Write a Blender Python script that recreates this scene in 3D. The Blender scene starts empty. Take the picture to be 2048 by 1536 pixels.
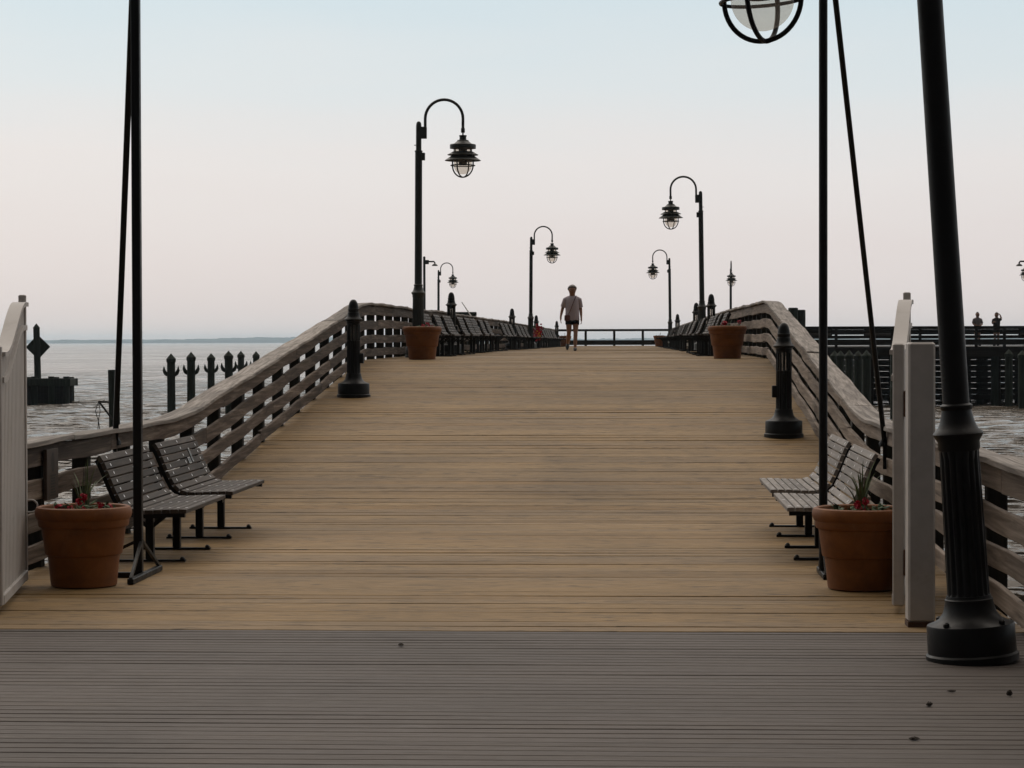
import bpy, bmesh, math, random
import numpy as np
from mathutils import Vector, Matrix

random.seed(7)
rng = np.random.default_rng(11)
SC = bpy.context.scene
COL = SC.collection
PI = math.pi
R = math.radians

# ------------------------------------------------------------------ helpers
class MB:
    """Collects faces and links them as one mesh object."""
    def __init__(self):
        self.v, self.f, self.m, self.s = [], [], [], []

    def add(self, verts, faces, mi=0, smooth=False):
        o = len(self.v)
        self.v += [tuple(p) for p in verts]
        for f in faces:
            self.f.append(tuple(i + o for i in f))
            self.m.append(mi)
            self.s.append(smooth)

    def box(self, c, s, mi=0, rot=None):
        x, y, z = s[0] / 2, s[1] / 2, s[2] / 2
        vs = [Vector(p) for p in ((-x, -y, -z), (x, -y, -z), (x, y, -z), (-x, y, -z),
                                  (-x, -y, z), (x, -y, z), (x, y, z), (-x, y, z))]
        if rot is not None:
            vs = [rot @ p for p in vs]
        c = Vector(c)
        self.add([p + c for p in vs], [(0, 3, 2, 1), (4, 5, 6, 7), (0, 1, 5, 4), (1, 2, 6, 5), (2, 3, 7, 6), (3, 0, 4, 7)], mi)

    def cbox(self, c, s, b=0.006, mi=0, rot=None):
        """Box with chamfered vertical and top edges."""
        x, y, z = s[0] / 2, s[1] / 2, s[2] / 2
        def ring(ix, iy, zz):
            return [(-x + ix + b, -y + iy, zz), (x - ix - b, -y + iy, zz), (x - ix, -y + iy + b, zz), (x - ix, y - iy - b, zz),
                    (x - ix - b, y - iy, zz), (-x + ix + b, y - iy, zz), (-x + ix, y - iy - b, zz), (-x + ix, -y + iy + b, zz)]
        rings = [ring(b, b, -z), ring(0, 0, -z + b), ring(0, 0, z - b), ring(b, b, z)]
        vs = [Vector(p) for r_ in rings for p in r_]
        if rot is not None:
            vs = [rot @ p for p in vs]
        c = Vector(c)
        fs = [tuple(range(7, -1, -1)), tuple(range(24, 32))]
        for k in range(3):
            for i in range(8):
                j = (i + 1) % 8
                fs.append((k * 8 + i, k * 8 + j, k * 8 + 8 + j, k * 8 + 8 + i))
        self.add([p + c for p in vs], fs, mi)

    def bar(self, p, q, w, h=None, mi=0):
        p, q = Vector(p), Vector(q)
        d = q - p
        h = w if h is None else h
        rot = d.to_track_quat('Y', 'Z').to_matrix()
        self.box((p + q) / 2, (w, d.length, h), mi, rot)

    def tube(self, pts, r, seg=10, mi=0, cap=True, closed=False):
        pts = [Vector(p) for p in pts]
        n = len(pts)
        rs = r if isinstance(r, (list, tuple)) else [r] * n
        vs, fs = [], []
        up = None
        for i, p in enumerate(pts):
            a = pts[i - 1] if (i or closed) else p
            b = pts[(i + 1) % n] if (i < n - 1 or closed) else p
            t = (b - a).normalized()
            if up is None:
                up = Vector((0, 0, 1)) if abs(t.z) < 0.9 else Vector((1, 0, 0))
            e1 = t.cross(up)
            if e1.length < 1e-5:
                e1 = t.cross(Vector((0, 1, 0)))
            e1.normalize()
            e2 = e1.cross(t).normalized()
            up = e2
            for k in range(seg):
                a_ = 2 * PI * k / seg
                vs.append(p + (e1 * math.cos(a_) + e2 * math.sin(a_)) * rs[i])
        m = n if closed else n - 1
        for i in range(m):
            for k in range(seg):
                j = (k + 1) % seg
                i2 = (i + 1) % n
                fs.append((i * seg + k, i * seg + j, i2 * seg + j, i2 * seg + k))
        self.add(vs, fs, mi, True)
        if cap and not closed:
            self.add(vs[:seg], [tuple(range(seg - 1, -1, -1))], mi)
            self.add(vs[-seg:], [tuple(range(seg))], mi)

    def lathe(self, prof, c=(0, 0, 0), seg=24, mi=0, flute=None, caps=True):
        """prof: (r, z) from bottom to top; flute: (count, depth, zmin, zmax)."""
        vs, fs = [], []
        c = Vector(c)
        for r_, z in prof:
            for k in range(seg):
                a = 2 * PI * k / seg
                rr = r_
                if flute and flute[2] <= z <= flute[3]:
                    rr = r_ - flute[1] * (0.5 + 0.5 * math.cos(flute[0] * a)) ** 2
                vs.append((c.x + rr * math.cos(a), c.y + rr * math.sin(a), c.z + z))
        for i in range(len(prof) - 1):
            for k in range(seg):
                j = (k + 1) % seg
                fs.append((i * seg + k, i * seg + j, i * seg + seg + j, i * seg + seg + k))
        if caps:
            fs.append(tuple(range(seg - 1, -1, -1)))
            fs.append(tuple(range((len(prof) - 1) * seg, len(prof) * seg)))
        self.add(vs, fs, mi, True)

    def ring(self, R_, r, c, seg=28, ts=8, mi=0):
        c = Vector(c)
        self.tube([c + Vector((R_ * math.cos(2 * PI * k / seg), R_ * math.sin(2 * PI * k / seg), 0)) for k in range(seg)],
                  r, ts, mi, closed=True)

    def loft(self, rings, mi=0, smooth=True, cap=True):
        n = len(rings[0])
        vs = [p for r_ in rings for p in r_]
        fs = []
        for i in range(len(rings) - 1):
            for k in range(n):
                j = (k + 1) % n
                fs.append((i * n + k, i * n + j, i * n + n + j, i * n + n + k))
        self.add(vs, fs, mi, smooth)
        if cap:
            self.add(rings[0], [tuple(range(n - 1, -1, -1))], mi)
            self.add(rings[-1], [tuple(range(n))], mi)

    def build(self, name, mats, parent=None, loc=None, sharp=35):
        me = bpy.data.meshes.new(name)
        me.from_pydata(self.v, [], self.f)
        for m in (mats if isinstance(mats, (list, tuple)) else [mats]):
            me.materials.append(m)
        me.polygons.foreach_set('material_index', self.m)
        me.polygons.foreach_set('use_smooth', [bool(s) for s in self.s])
        me.validate()
        me.update()
        if any(self.s):
            me.set_sharp_from_angle(angle=R(sharp))
        o = bpy.data.objects.new(name, me)
        COL.objects.link(o)
        if parent is not None:
            o.parent = parent
        if loc is not None:
            o.location = loc
        return o


def ell(cx, cy, z, a, b, n=20, ph=0.0):
    return [(cx + a * math.cos(2 * PI * k / n + ph), cy + b * math.sin(2 * PI * k / n + ph), z) for k in range(n)]


def tag(o, label=None, cat=None, group=None, kind=None):
    if label: o['label'] = label
    if cat: o['category'] = cat
    if group: o['group'] = group
    if kind: o['kind'] = kind
    return o


def thing(name, label, cat, loc=(0, 0, 0), rz=0.0, group=None):
    o = bpy.data.objects.new(name, None)
    COL.objects.link(o)
    o.location = loc
    o.rotation_euler = (0, 0, rz)
    o.empty_display_size = 0.2
    return tag(o, label, cat, group)


def copy_tree(o, loc=None, rz=None, label=None, group=None):
    c = o.copy()
    COL.objects.link(c)
    if loc is not None: c.location = loc
    if rz is not None: c.rotation_euler = (0, 0, rz)
    if label: c['label'] = label
    if group: c['group'] = group
    for ch in list(o.children):
        d = ch.copy()
        COL.objects.link(d)
        d.parent = c
        for g in list(ch.children):
            e = g.copy()
            COL.objects.link(e)
            e.parent = d
    return c

# ------------------------------------------------------------------ materials
class NT:
    def __init__(self, name):
        self.mat = bpy.data.materials.new(name)
        self.mat.use_nodes = True
        self.t = self.mat.node_tree
        self.bsdf = self.t.nodes['Principled BSDF']
        self.out = self.t.nodes['Material Output']

    def n(self, typ, **kw):
        nd = self.t.nodes.new(typ)
        for k, v in kw.items():
            if k in nd.inputs.keys() if isinstance(k, str) else False:
                nd.inputs[k].default_value = v
            else:
                setattr(nd, k, v)
        return nd

    def l(self, a, b):
        self.t.links.new(a, b)

    def coord(self, scale=(1, 1, 1), rand=True, kind='Object'):
        tc = self.n('ShaderNodeTexCoord')
        mp = self.n('ShaderNodeMapping')
        mp.inputs['Scale'].default_value = scale
        src = tc.outputs[kind]
        if rand:
            oi = self.n('ShaderNodeObjectInfo')
            mu = self.n('ShaderNodeMath', operation='MULTIPLY')
            mu.inputs[1].default_value = 60.0
            self.l(oi.outputs['Random'], mu.inputs[0])
            ad = self.n('ShaderNodeVectorMath', operation='ADD')
            self.l(src, ad.inputs[0])
            self.l(mu.outputs[0], ad.inputs[1])
            src = ad.outputs[0]
        self.l(src, mp.inputs['Vector'])
        return mp.outputs['Vector']

    def noise(self, vec, scale, detail=4, rough=0.55, dist=0.0):
        nz = self.n('ShaderNodeTexNoise')
        nz.inputs['Scale'].default_value = scale
        nz.inputs['Detail'].default_value = detail
        nz.inputs['Roughness'].default_value = rough
        nz.inputs['Distortion'].default_value = dist
        if vec is not None:
            self.l(vec, nz.inputs['Vector'])
        return nz.outputs['Fac']

    def ramp(self, fac, stops):
        rp = self.n('ShaderNodeValToRGB')
        e = rp.color_ramp.elements
        while len(e) < len(stops):
            e.new(0.5)
        for el, (p, c) in zip(e, stops):
            el.position = p
            el.color = (*c, 1) if len(c) == 3 else c
        self.l(fac, rp.inputs['Fac'])
        return rp.outputs['Color']

    def mix(self, a, b, fac, mode='MIX'):
        mx = self.n('ShaderNodeMix', data_type='RGBA', blend_type=mode)
        if hasattr(fac, 'is_linked'):
            self.l(fac, mx.inputs['Factor'])
        else:
            mx.inputs['Factor'].default_value = fac
        for s, i in ((a, 6), (b, 7)):
            if hasattr(s, 'is_linked'):
                self.l(s, mx.inputs[i])
            else:
                mx.inputs[i].default_value = (*s, 1)
        return mx.outputs[2]

    def rng(self, v, a, b, c, d):
        mr = self.n('ShaderNodeMapRange')
        self.l(v, mr.inputs[0])
        for i, x in zip((1, 2, 3, 4), (a, b, c, d)):
            mr.inputs[i].default_value = x
        return mr.outputs[0]

    def bump(self, h, strength, dist):
        b = self.n('ShaderNodeBump')
        b.inputs['Strength'].default_value = strength
        b.inputs['Distance'].default_value = dist
        self.l(h, b.inputs['Height'])
        self.l(b.outputs[0], self.bsdf.inputs['Normal'])
        return b

    def col(self, c):
        if hasattr(c, 'is_linked'):
            self.l(c, self.bsdf.inputs['Base Color'])
        else:
            self.bsdf.inputs['Base Color'].default_value = (*c, 1)

    def set(self, **kw):
        for k, v in kw.items():
            k = k.replace('_', ' ')
            if hasattr(v, 'is_linked'):
                self.l(v, self.bsdf.inputs[k])
            else:
                self.bsdf.inputs[k].default_value = v


def wood(name, dark, mid, light, gscale, bigscale, stain, stain_amt=0.6, island=0.0, rough=0.8, bump=0.35, rand=True, spec=0.25, objvar=0.0):
    m = NT(name)
    v = m.coord(gscale, rand)
    g = m.noise(v, 1.0, 6, 0.65, 0.6)
    c = m.ramp(g, [(0.28, dark), (0.5, mid), (0.74, light)])
    vb = m.coord(bigscale, rand)
    b = m.noise(vb, 1.0, 4, 0.6, 0.4)
    sf = m.rng(b, 0.5, 0.72, 0.0, stain_amt)
    c = m.mix(c, stain, sf)
    if island > 0:
        ge = m.n('ShaderNodeNewGeometry')
        k = m.rng(ge.outputs['Random Per Island'], 0, 1, 1 - island, 1 + island)
        c = m.mix(c, k, 1.0, 'MULTIPLY')
    if objvar > 0:
        oi = m.n('ShaderNodeObjectInfo')
        k = m.rng(oi.outputs['Random'], 0, 1, 1 - objvar, 1 + objvar)
        c = m.mix(c, k, 1.0, 'MULTIPLY')
    m.col(c)
    m.set(Roughness=rough, Specular_IOR_Level=spec)
    m.bump(g, bump, 0.004)
    return m.mat


M = {}
# pier planks: grain runs across the pier (X)
def mk_planks(name, tones, grain_lo, grain_hi, streak, streak_amt, crack, crack_amt, stain_lo, yscale=1.0):
    m = NT(name)
    ge = m.n('ShaderNodeNewGeometry')
    rnd = ge.outputs['Random Per Island']
    tone = m.ramp(rnd, tones)
    tc = m.n('ShaderNodeTexCoord')
    off = m.n('ShaderNodeVectorMath', operation='MULTIPLY_ADD')
    cmb = m.n('ShaderNodeCombineXYZ')
    m.l(rnd, cmb.inputs[0])
    m.l(cmb.outputs[0], off.inputs[0])
    off.inputs[1].default_value = (83, 0, 0)
    m.l(tc.outputs['Object'], off.inputs[2])
    def vec(sc_, src=off.outputs[0]):
        mp = m.n('ShaderNodeMapping')
        mp.inputs['Scale'].default_value = sc_
        m.l(src, mp.inputs['Vector'])
        return mp.outputs[0]
    g = m.noise(vec((5.5, 66 * yscale, 30)), 1.0, 6, 0.7, 0.5)
    c = m.mix(tone, m.rng(g, 0.30, 0.72, grain_lo, grain_hi), 1.0, 'MULTIPLY')
    st = m.noise(vec((0.9, 9, 3)), 1.0, 5, 0.65, 0.3)
    c = m.mix(c, streak, m.rng(st, 0.50, 0.70, 0.0, streak_amt))
    # broad traffic wear and damp patches
    b = m.noise(vec((0.30, 0.22, 1), tc.outputs['Object']), 1.0, 5, 0.65, 0.6)
    c = m.mix(c, m.rng(b, 0.34, 0.64, stain_lo, 1.14), 1.0, 'MULTIPLY')
    # checks and splits along the grain, and knots
    ck = m.noise(vec((3.6, 46 * yscale, 20)), 1.0, 3, 0.55, 0.0)
    ck2 = m.noise(vec((1.1, 2.2, 1)), 1.0, 3, 0.6, 0.0)
    ml = m.n('ShaderNodeMath', operation='MULTIPLY')
    m.l(m.rng(ck, 0.575, 0.625, 0.0, 1.0), ml.inputs[0])
    m.l(m.rng(ck2, 0.40, 0.52, 0.0, crack_amt), ml.inputs[1])
    c = m.mix(c, crack, ml.outputs[0])
    vo = m.n('ShaderNodeTexVoronoi')
    vo.inputs['Scale'].default_value = 1.0
    m.l(vec((2.6, 6.5, 1)), vo.inputs['Vector'])
    c = m.mix(c, crack, m.rng(vo.outputs['Distance'], 0.05, 0.16, crack_amt * 0.75, 0.0))
    m.col(c)
    m.set(Roughness=m.rng(g, 0.3, 0.7, 0.80, 0.62), Specular_IOR_Level=0.25)
    m.bump(g, 0.35, 0.004)
    return m.mat


M['tan'] = mk_planks('weathered_tan_planks', [(0.0, (0.182, 0.110, 0.040)), (0.25, (0.248, 0.158, 0.064)), (0.5, (0.205, 0.138, 0.070)), (0.75, (0.272, 0.180, 0.082)), (1.0, (0.222, 0.134, 0.050))],
                     0.70, 1.22, (0.150, 0.106, 0.060), 0.6, (0.040, 0.026, 0.014), 0.95, 0.80)
M['grey'] = mk_planks('grey_composite_planks', [(0.0, (0.078, 0.065, 0.057)), (0.5, (0.096, 0.081, 0.072)), (1.0, (0.086, 0.073, 0.066))],
                      0.92, 1.08, (0.098, 0.078, 0.056), 0.35, (0.035, 0.028, 0.024), 0.25, 0.80, 0.8)
# rails: grain along the pier (Y)
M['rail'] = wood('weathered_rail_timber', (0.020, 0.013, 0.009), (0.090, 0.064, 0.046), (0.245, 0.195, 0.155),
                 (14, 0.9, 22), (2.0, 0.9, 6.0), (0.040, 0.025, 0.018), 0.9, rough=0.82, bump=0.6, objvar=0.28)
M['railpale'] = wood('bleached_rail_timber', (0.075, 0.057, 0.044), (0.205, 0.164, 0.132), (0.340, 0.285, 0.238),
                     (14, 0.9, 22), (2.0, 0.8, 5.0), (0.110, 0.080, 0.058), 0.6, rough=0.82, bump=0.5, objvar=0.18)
M['cap'] = wood('bleached_handrail_timber', (0.075, 0.064, 0.056), (0.260, 0.230, 0.205), (0.50, 0.46, 0.42),
                (22, 0.8, 14), (3.0, 0.5, 3.0), (0.075, 0.062, 0.055), 0.6, rough=0.8, bump=0.5, objvar=0.2)
M['post'] = wood('dark_treated_post', (0.010, 0.009, 0.007), (0.022, 0.019, 0.015), (0.040, 0.036, 0.026),
                 (16, 16, 1.0), (3, 3, 1), (0.03, 0.035, 0.015), 0.5, rough=0.85, bump=0.4)
M['pile'] = wood('wet_dark_pile_timber', (0.008, 0.010, 0.008), (0.020, 0.026, 0.019), (0.040, 0.052, 0.036),
                 (14, 14, 0.8), (2, 2, 0.7), (0.016, 0.028, 0.016), 0.6, rough=0.8, bump=0.4)
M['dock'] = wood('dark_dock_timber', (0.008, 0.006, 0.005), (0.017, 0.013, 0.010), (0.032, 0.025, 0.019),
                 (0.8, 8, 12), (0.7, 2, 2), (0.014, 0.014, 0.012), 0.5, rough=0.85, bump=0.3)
M['slat'] = wood('grey_brown_bench_slat', (0.024, 0.018, 0.014), (0.052, 0.040, 0.032), (0.100, 0.080, 0.066),
                 (20, 1.2, 20), (4, 1.5, 4), (0.032, 0.024, 0.020), 0.5, island=0.2, rough=0.68, bump=0.4, spec=0.25)
M['slatpale'] = wood('pale_bench_slat', (0.130, 0.115, 0.105), (0.205, 0.185, 0.170), (0.285, 0.262, 0.245),
                     (20, 1.2, 20), (4, 1.5, 4), (0.120, 0.105, 0.095), 0.5, island=0.18, rough=0.68, bump=0.4, spec=0.25)


def paint(name, c, rough, var=0.3, bump=0.15, scale=14, spec=0.5, dirt=None):
    m = NT(name)
    v = m.coord((1, 1, 1))
    n1 = m.noise(v, scale, 5, 0.6)
    k = m.rng(n1, 0.3, 0.7, 1 - var, 1 + var)
    cc = m.mix(c, k, 1.0, 'MULTIPLY')
    if dirt:
        n2 = m.noise(v, 3.2, 5, 0.65, 0.5)
        cc = m.mix(cc, dirt, m.rng(n2, 0.55, 0.75, 0, 0.55))
    m.col(cc)
    m.set(Roughness=m.rng(n1, 0.3, 0.7, rough - 0.08, rough + 0.1), Specular_IOR_Level=spec)
    m.bump(m.noise(v, scale * 6, 3), bump, 0.002)
    return m.mat


M['black'] = paint('black_painted_iron', (0.0042, 0.0040, 0.0044), 0.45, 0.25, 0.12, 16, 0.22, (0.008, 0.007, 0.006))
M['dgreen'] = paint('dark_green_painted_iron', (0.017, 0.020, 0.0175), 0.45, 0.25, 0.12, 16, 0.45)
M['steel'] = paint('dull_steel', (0.80, 0.79, 0.78), 0.35, 0.1, 0.05)
M['white'] = paint('weathered_white_paint', (0.41, 0.385, 0.365), 0.55, 0.08, 0.25, 9, 0.35, (0.25, 0.215, 0.175))
M['rust'] = paint('rusty_iron', (0.060, 0.026, 0.012), 0.8, 0.4, 0.4)
M['soil'] = paint('potting_soil', (0.020, 0.013, 0.008), 0.95, 0.4, 0.8, 30)
M['plaque'] = paint('dark_plaque', (0.016, 0.015, 0.014), 0.4)
M['pale'] = paint('pale_engraving', (0.38, 0.37, 0.35), 0.5)
M['board'] = paint('brown_sign_board', (0.060, 0.042, 0.032), 0.7, 0.3, 0.3, 10, 0.3, (0.04, 0.03, 0.02))
M['ink'] = paint('faded_dark_lettering', (0.020, 0.017, 0.015), 0.8)
M['leaf'] = paint('green_leaf', (0.035, 0.068, 0.020), 0.6, 0.4, 0.1, 20, 0.3)
M['blade'] = paint('grass_blade', (0.075, 0.100, 0.040), 0.6, 0.4, 0.1, 20, 0.3)
M['red'] = paint('red_petal', (0.40, 0.014, 0.036), 0.6, 0.25, 0.1, 25, 0.3)
M['yellow'] = paint('yellow_petal', (0.62, 0.30, 0.03), 0.6, 0.2)
M['rope'] = paint('grey_rope', (0.05, 0.046, 0.04), 0.9)
M['skin'] = paint('skin', (0.33, 0.185, 0.125), 0.55, 0.08, 0.05, 10, 0.35)
M['shirt'] = paint('pale_lilac_cotton', (0.47, 0.42, 0.47), 0.9, 0.08, 0.3, 8, 0.1)
M['shirt_grey'] = paint('grey_cotton', (0.20, 0.18, 0.18), 0.9, 0.1, 0.3, 8, 0.1)
M['shirt_dark'] = paint('dark_cotton', (0.04, 0.028, 0.026), 0.9, 0.1, 0.3, 8, 0.1)
M['shorts'] = paint('navy_cotton', (0.012, 0.012, 0.018), 0.9, 0.15, 0.3, 8, 0.1)
M['hair_grey'] = paint('grey_hair', (0.30, 0.28, 0.27), 0.6, 0.35, 0.6, 40, 0.3)
M['hair_dark'] = paint('dark_hair', (0.022, 0.014, 0.010), 0.6, 0.35, 0.6, 40, 0.3)
M['shoe'] = paint('black_shoe', (0.005, 0.005, 0.005), 0.6)
M['bag'] = paint('dark_red_bag', (0.11, 0.030, 0.026), 0.7)
M['debris'] = paint('dry_brown_leaf', (0.018, 0.012, 0.008), 0.9)
M['wall'] = paint('white_house_wall', (0.75, 0.74, 0.72), 0.8)
M['shingle'] = paint('grey_house_roof', (0.10, 0.10, 0.10), 0.8)


def mk_terracotta():
    m = NT('terracotta')
    v = m.coord((1, 1, 1))
    n1 = m.noise(v, 5, 6, 0.65, 0.4)
    c = m.ramp(n1, [(0.3, (0.122, 0.037, 0.0065)), (0.55, (0.182, 0.060, 0.0105)), (0.75, (0.232, 0.085, 0.018))])
    n2 = m.noise(m.coord((1, 1, 0.35)), 9, 5, 0.7)
    c = m.mix(c, (0.23, 0.115, 0.055), m.rng(n2, 0.6, 0.8, 0, 0.4))
    m.col(c)
    m.set(Roughness=0.62, Specular_IOR_Level=0.35)
    m.bump(m.noise(v, 60, 4), 0.15, 0.002)
    return m.mat


def mk_glass():
    m = NT('frosted_globe')
    m.col((0.85, 0.79, 0.73))
    m.set(Roughness=0.25, Specular_IOR_Level=0.5)
    tr = m.n('ShaderNodeBsdfTranslucent')
    tr.inputs['Color'].default_value = (0.88, 0.83, 0.77, 1)
    tp = m.n('ShaderNodeBsdfTransparent')
    tp.inputs['Color'].default_value = (0.93, 0.89, 0.84, 1)
    a = m.n('ShaderNodeMixShader')
    a.inputs[0].default_value = 0.5
    m.l(m.bsdf.outputs[0], a.inputs[1])
    m.l(tr.outputs[0], a.inputs[2])
    b = m.n('ShaderNodeMixShader')
    b.inputs[0].default_value = 0.79
    m.l(a.outputs[0], b.inputs[1])
    m.l(tp.outputs[0], b.inputs[2])
    m.l(b.outputs[0], m.out.inputs['Surface'])
    return m.mat


def mk_water():
    m = NT('choppy_water')
    m.col((0.104, 0.086, 0.066))
    m.set(Roughness=0.10, IOR=1.333, Specular_IOR_Level=0.5)
    a = m.noise(m.coord((1.0, 1.9, 1), rand=False), 1.0, 4, 0.62, 0.0)
    b = m.noise(m.coord((0.16, 0.30, 1), rand=False), 1.0, 5, 0.66, 0.0)
    ad = m.n('ShaderNodeMath', operation='MULTIPLY_ADD')
    m.l(b, ad.inputs[0])
    ad.inputs[1].default_value = 3.2
    m.l(a, ad.inputs[2])
    c = m.noise(m.coord((0.030, 0.055, 1), rand=False), 1.0, 5, 0.7, 0.0)
    ad2 = m.n('ShaderNodeMath', operation='MULTIPLY_ADD')
    m.l(c, ad2.inputs[0])
    ad2.inputs[1].default_value = 9.0
    m.l(ad.outputs[0], ad2.inputs[2])
    ad = ad2
    # gusts: rough dark patches and slicker bright ones
    gu = m.noise(m.coord((0.035, 0.022, 1), rand=False), 1.0, 6, 0.72, 0.3)
    bp = m.bump(ad.outputs[0], 1.0, 0.42)
    m.l(m.rng(gu, 0.36, 0.62, 0.50, 0.95), bp.inputs['Strength'])
    m.set(Roughness=m.rng(gu, 0.36, 0.62, 0.05, 0.20))
    return m.mat


def mk_land():
    m = NT('wooded_shore')
    v = m.coord((1, 1, 1), rand=False)
    m.col(m.ramp(m.noise(v, 0.03, 5, 0.7), [(0.3, (0.020, 0.026, 0.020)), (0.7, (0.045, 0.052, 0.040))]))
    m.set(Roughness=1.0, Specular_IOR_Level=0.0)
    return m.mat


M['terra'] = mk_terracotta()
M['glass'] = mk_glass()
M['water'] = mk_water()
M['land'] = mk_land()

# ------------------------------------------------------------------ pier profile
LX, RX = -4.40, 2.22          # inner faces of the two railings
WATER = -1.31
_ys = np.linspace(-10, 160, 3401)
_z = np.interp(_ys, [-10, 22.2, 37.8, 58, 110, 160], [0, 0, 1.385, 1.432, 1.415, 1.41])
_k = np.ones(33) / 33
_zs = np.convolve(np.pad(_z, 16, mode='edge'), _k, mode='valid')


def zd(y):
    return float(np.interp(y, _ys, _zs))


# ------------------------------------------------------------------ setting: deck
def plank_deck(name, y0, y1, pitch, x0, x1, mat, gapmax, label, nseg=10, wide=0.12, glo=0.25, ghi=0.6, fmin=0.05, warp=1.0):
    mb = MB()
    y = y0
    xs = np.linspace(x0, x1, nseg + 1)
    while y < y1 - 0.01:
        w = min(pitch, y1 - y)
        big = random.random() < wide
        g0 = (random.uniform(0.6, 1.0) if big else random.uniform(glo, ghi)) * gapmax
        f1, f2, q1, q2 = random.uniform(0.5, 1.3), random.uniform(1.8, 3.6), random.uniform(0, 6), random.uniform(0, 6)
        dz = random.gauss(0, 0.0010) * warp
        tilt = random.gauss(0, 0.0016) * warp
        vs, fs = [], []
        e0, e1 = np.cumsum(rng.normal(0, 0.0011, nseg + 1)), np.cumsum(rng.normal(0, 0.0011, nseg + 1))
        za = zd(y + g0)
        zb = zd(y + w)
        for i, x in enumerate(xs):
            fd = max(fmin, min(1.3, 0.78 + 0.55 * math.sin(x * f1 + q1) + 0.3 * math.sin(x * f2 + q2)))
            ya, yb = y + g0 * fd, y + w + min(0.0, e1[i] * 0.5)
            wz = 0.0015 * math.sin(x * 1.3 + y * 7)
            vs += [(x, ya, za - 0.045), (x, ya, za - 0.003 + dz - tilt + wz), (x, ya + 0.004, za + dz - tilt + wz),
                   (x, yb - 0.004, zb + dz + tilt + wz), (x, yb, zb - 0.003 + dz + tilt + wz), (x, yb, zb - 0.045)]
        for i in range(nseg):
            a = i * 6
            for k in range(5):
                fs.append((a + k, a + 6 + k, a + 7 + k, a + k + 1))
        fs += [(0, 1, 2, 3, 4, 5), tuple(nseg * 6 + k for k in (5, 4, 3, 2, 1, 0))]
        mb.add(vs, fs)
        y += w
    # stringers that carry the planks
    for sx in np.linspace(x0 + 0.15, x1 - 0.15, 6):
        yy = y0
        while yy < y1 - 0.1:
            ye = min(yy + 2.0, y1)
            mb.bar((sx, yy, zd(yy) - 0.20), (sx, ye, zd(ye) - 0.20), 0.09, 0.28)
            yy = ye
    o = mb.build(name, mat)
    tag(o, label, None, None, 'structure')
    return o


plank_deck('boardwalk', -3.0, 13.36, 0.1092, -4.47, 2.29, M['grey'], 0.020, 'grey ribbed boardwalk in the foreground', 24, 0.2, 0.40, 0.60, 0.35, 0.25)
plank_deck('pier_deck', 13.365, 136.0, 0.236, -4.47, 2.29, M['tan'], 0.018, 'tan plank deck rising over a hump and running out to sea', 24, 0.2, 0.16, 0.42)

# ------------------------------------------------------------------ railings
BANDS = [(0.055, 0.185), (0.282, 0.420), (0.520, 0.668), (0.768, 0.915)]


def railing(side, y0, y1, label, mats, seglen=5.4):
    ax = LX if side < 0 else RX
    root = thing('wooden_railing', label, 'railing', (ax, y0, 0))
    o = Vector((ax, y0, 0))
    ph = 3.0 if side < 0 else 9.0
    def wob(y, k):
        return 0.005 * math.sin(y * 3.9 + k * 1.7 + ph) + 0.005 * math.sin(y * 1.63 + k * 2.9 + ph)
    def strip(ya, yb, xa, xb, za, zb, k, tilt=0.0):
        n = max(3, int((yb - ya) / 0.42))
        c = 0.005
        rings = []
        dz = random.gauss(0, 0.009)
        for i in range(n + 1):
            y = ya + (yb - ya) * i / n
            z = zd(y) + wob(y, k) + dz
            wx = 0.005 * math.sin(y * 2.1 + k + ph)
            lo, hi = (min(xa, xb) + wx, max(xa, xb) + wx)
            rings.append([(lo - ax, y - y0, z + za + c + tilt), (lo + c - ax, y - y0, z + za + tilt), (hi - c - ax, y - y0, z + za - tilt), (hi - ax, y - y0, z + za + c - tilt),
                          (hi - ax, y - y0, z + zb - c - tilt), (hi - c - ax, y - y0, z + zb - tilt), (lo + c - ax, y - y0, z + zb + tilt), (lo - ax, y - y0, z + zb - c + tilt)])
        mb = MB()
        mb.loft(rings, smooth=False)
        return mb
    for k, (za, zb) in enumerate(BANDS):
        ya = y0
        first = True
        while ya < y1 - 0.3:
            yb = min(ya + (seglen * (0.45 + 0.18 * k) if first else seglen), y1)
            first = False
            strip(ya + 0.006, yb - 0.006, ax, ax + side * 0.042, za, zb, k).build('rail_board', mats[0], root)
            ya = yb
    ya = y0
    first = True
    while ya < y1 - 0.3:
        yb = min(ya + (seglen * 0.72 if first else seglen), y1)
        first = False
        strip(ya + 0.004, yb - 0.004, ax - side * 0.05, ax + side * 0.20, 0.926, 0.965, 7, 0.006 * side).build('handrail', mats[1], root)
        ya = yb
    y = y0 + 0.25
    step = 1.5
    while y < y1:
        z = zd(y)
        mb = MB()
        mb.cbox((side * (0.042 + 0.068), y - y0, z + 0.26), (0.13, 0.125, 1.32), 0.008)
        mb.build('post', M['post'], root)
        y += step if y < 62 else 2.4
    return root


railing(-1, 13.9, 135.4, 'weathered brown plank railing climbing the hump beside the two near benches and striped sea', (M['rail'], M['cap']))
railing(1, 8.6, 135.4, 'pale bleached plank railing climbing the hump behind the white gate and big lamp post', (M['railpale'], M['cap']))

# railing across the far end
er = thing('end_railing', 'low dark railing with open gap closing off the far end of the pier', 'railing', (-1.1, 135.6, 1.41))
mb = MB(); mb.cbox((0, 0, 0.93), (11.6, 0.16, 0.13), 0.01); mb.build('handrail', M['dock'], er)
mb = MB(); mb.box((0, 0.03, 0.20), (11.6, 0.06, 0.28)); mb.build('rail_board', M['dock'], er)
for i in range(7):
    mb = MB(); mb.cbox((-5.0 + i * 1.68 + 0.05, 0.02, 0.40), (0.14, 0.12, 0.94), 0.01); mb.build('post', M['dock'], er)

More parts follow.
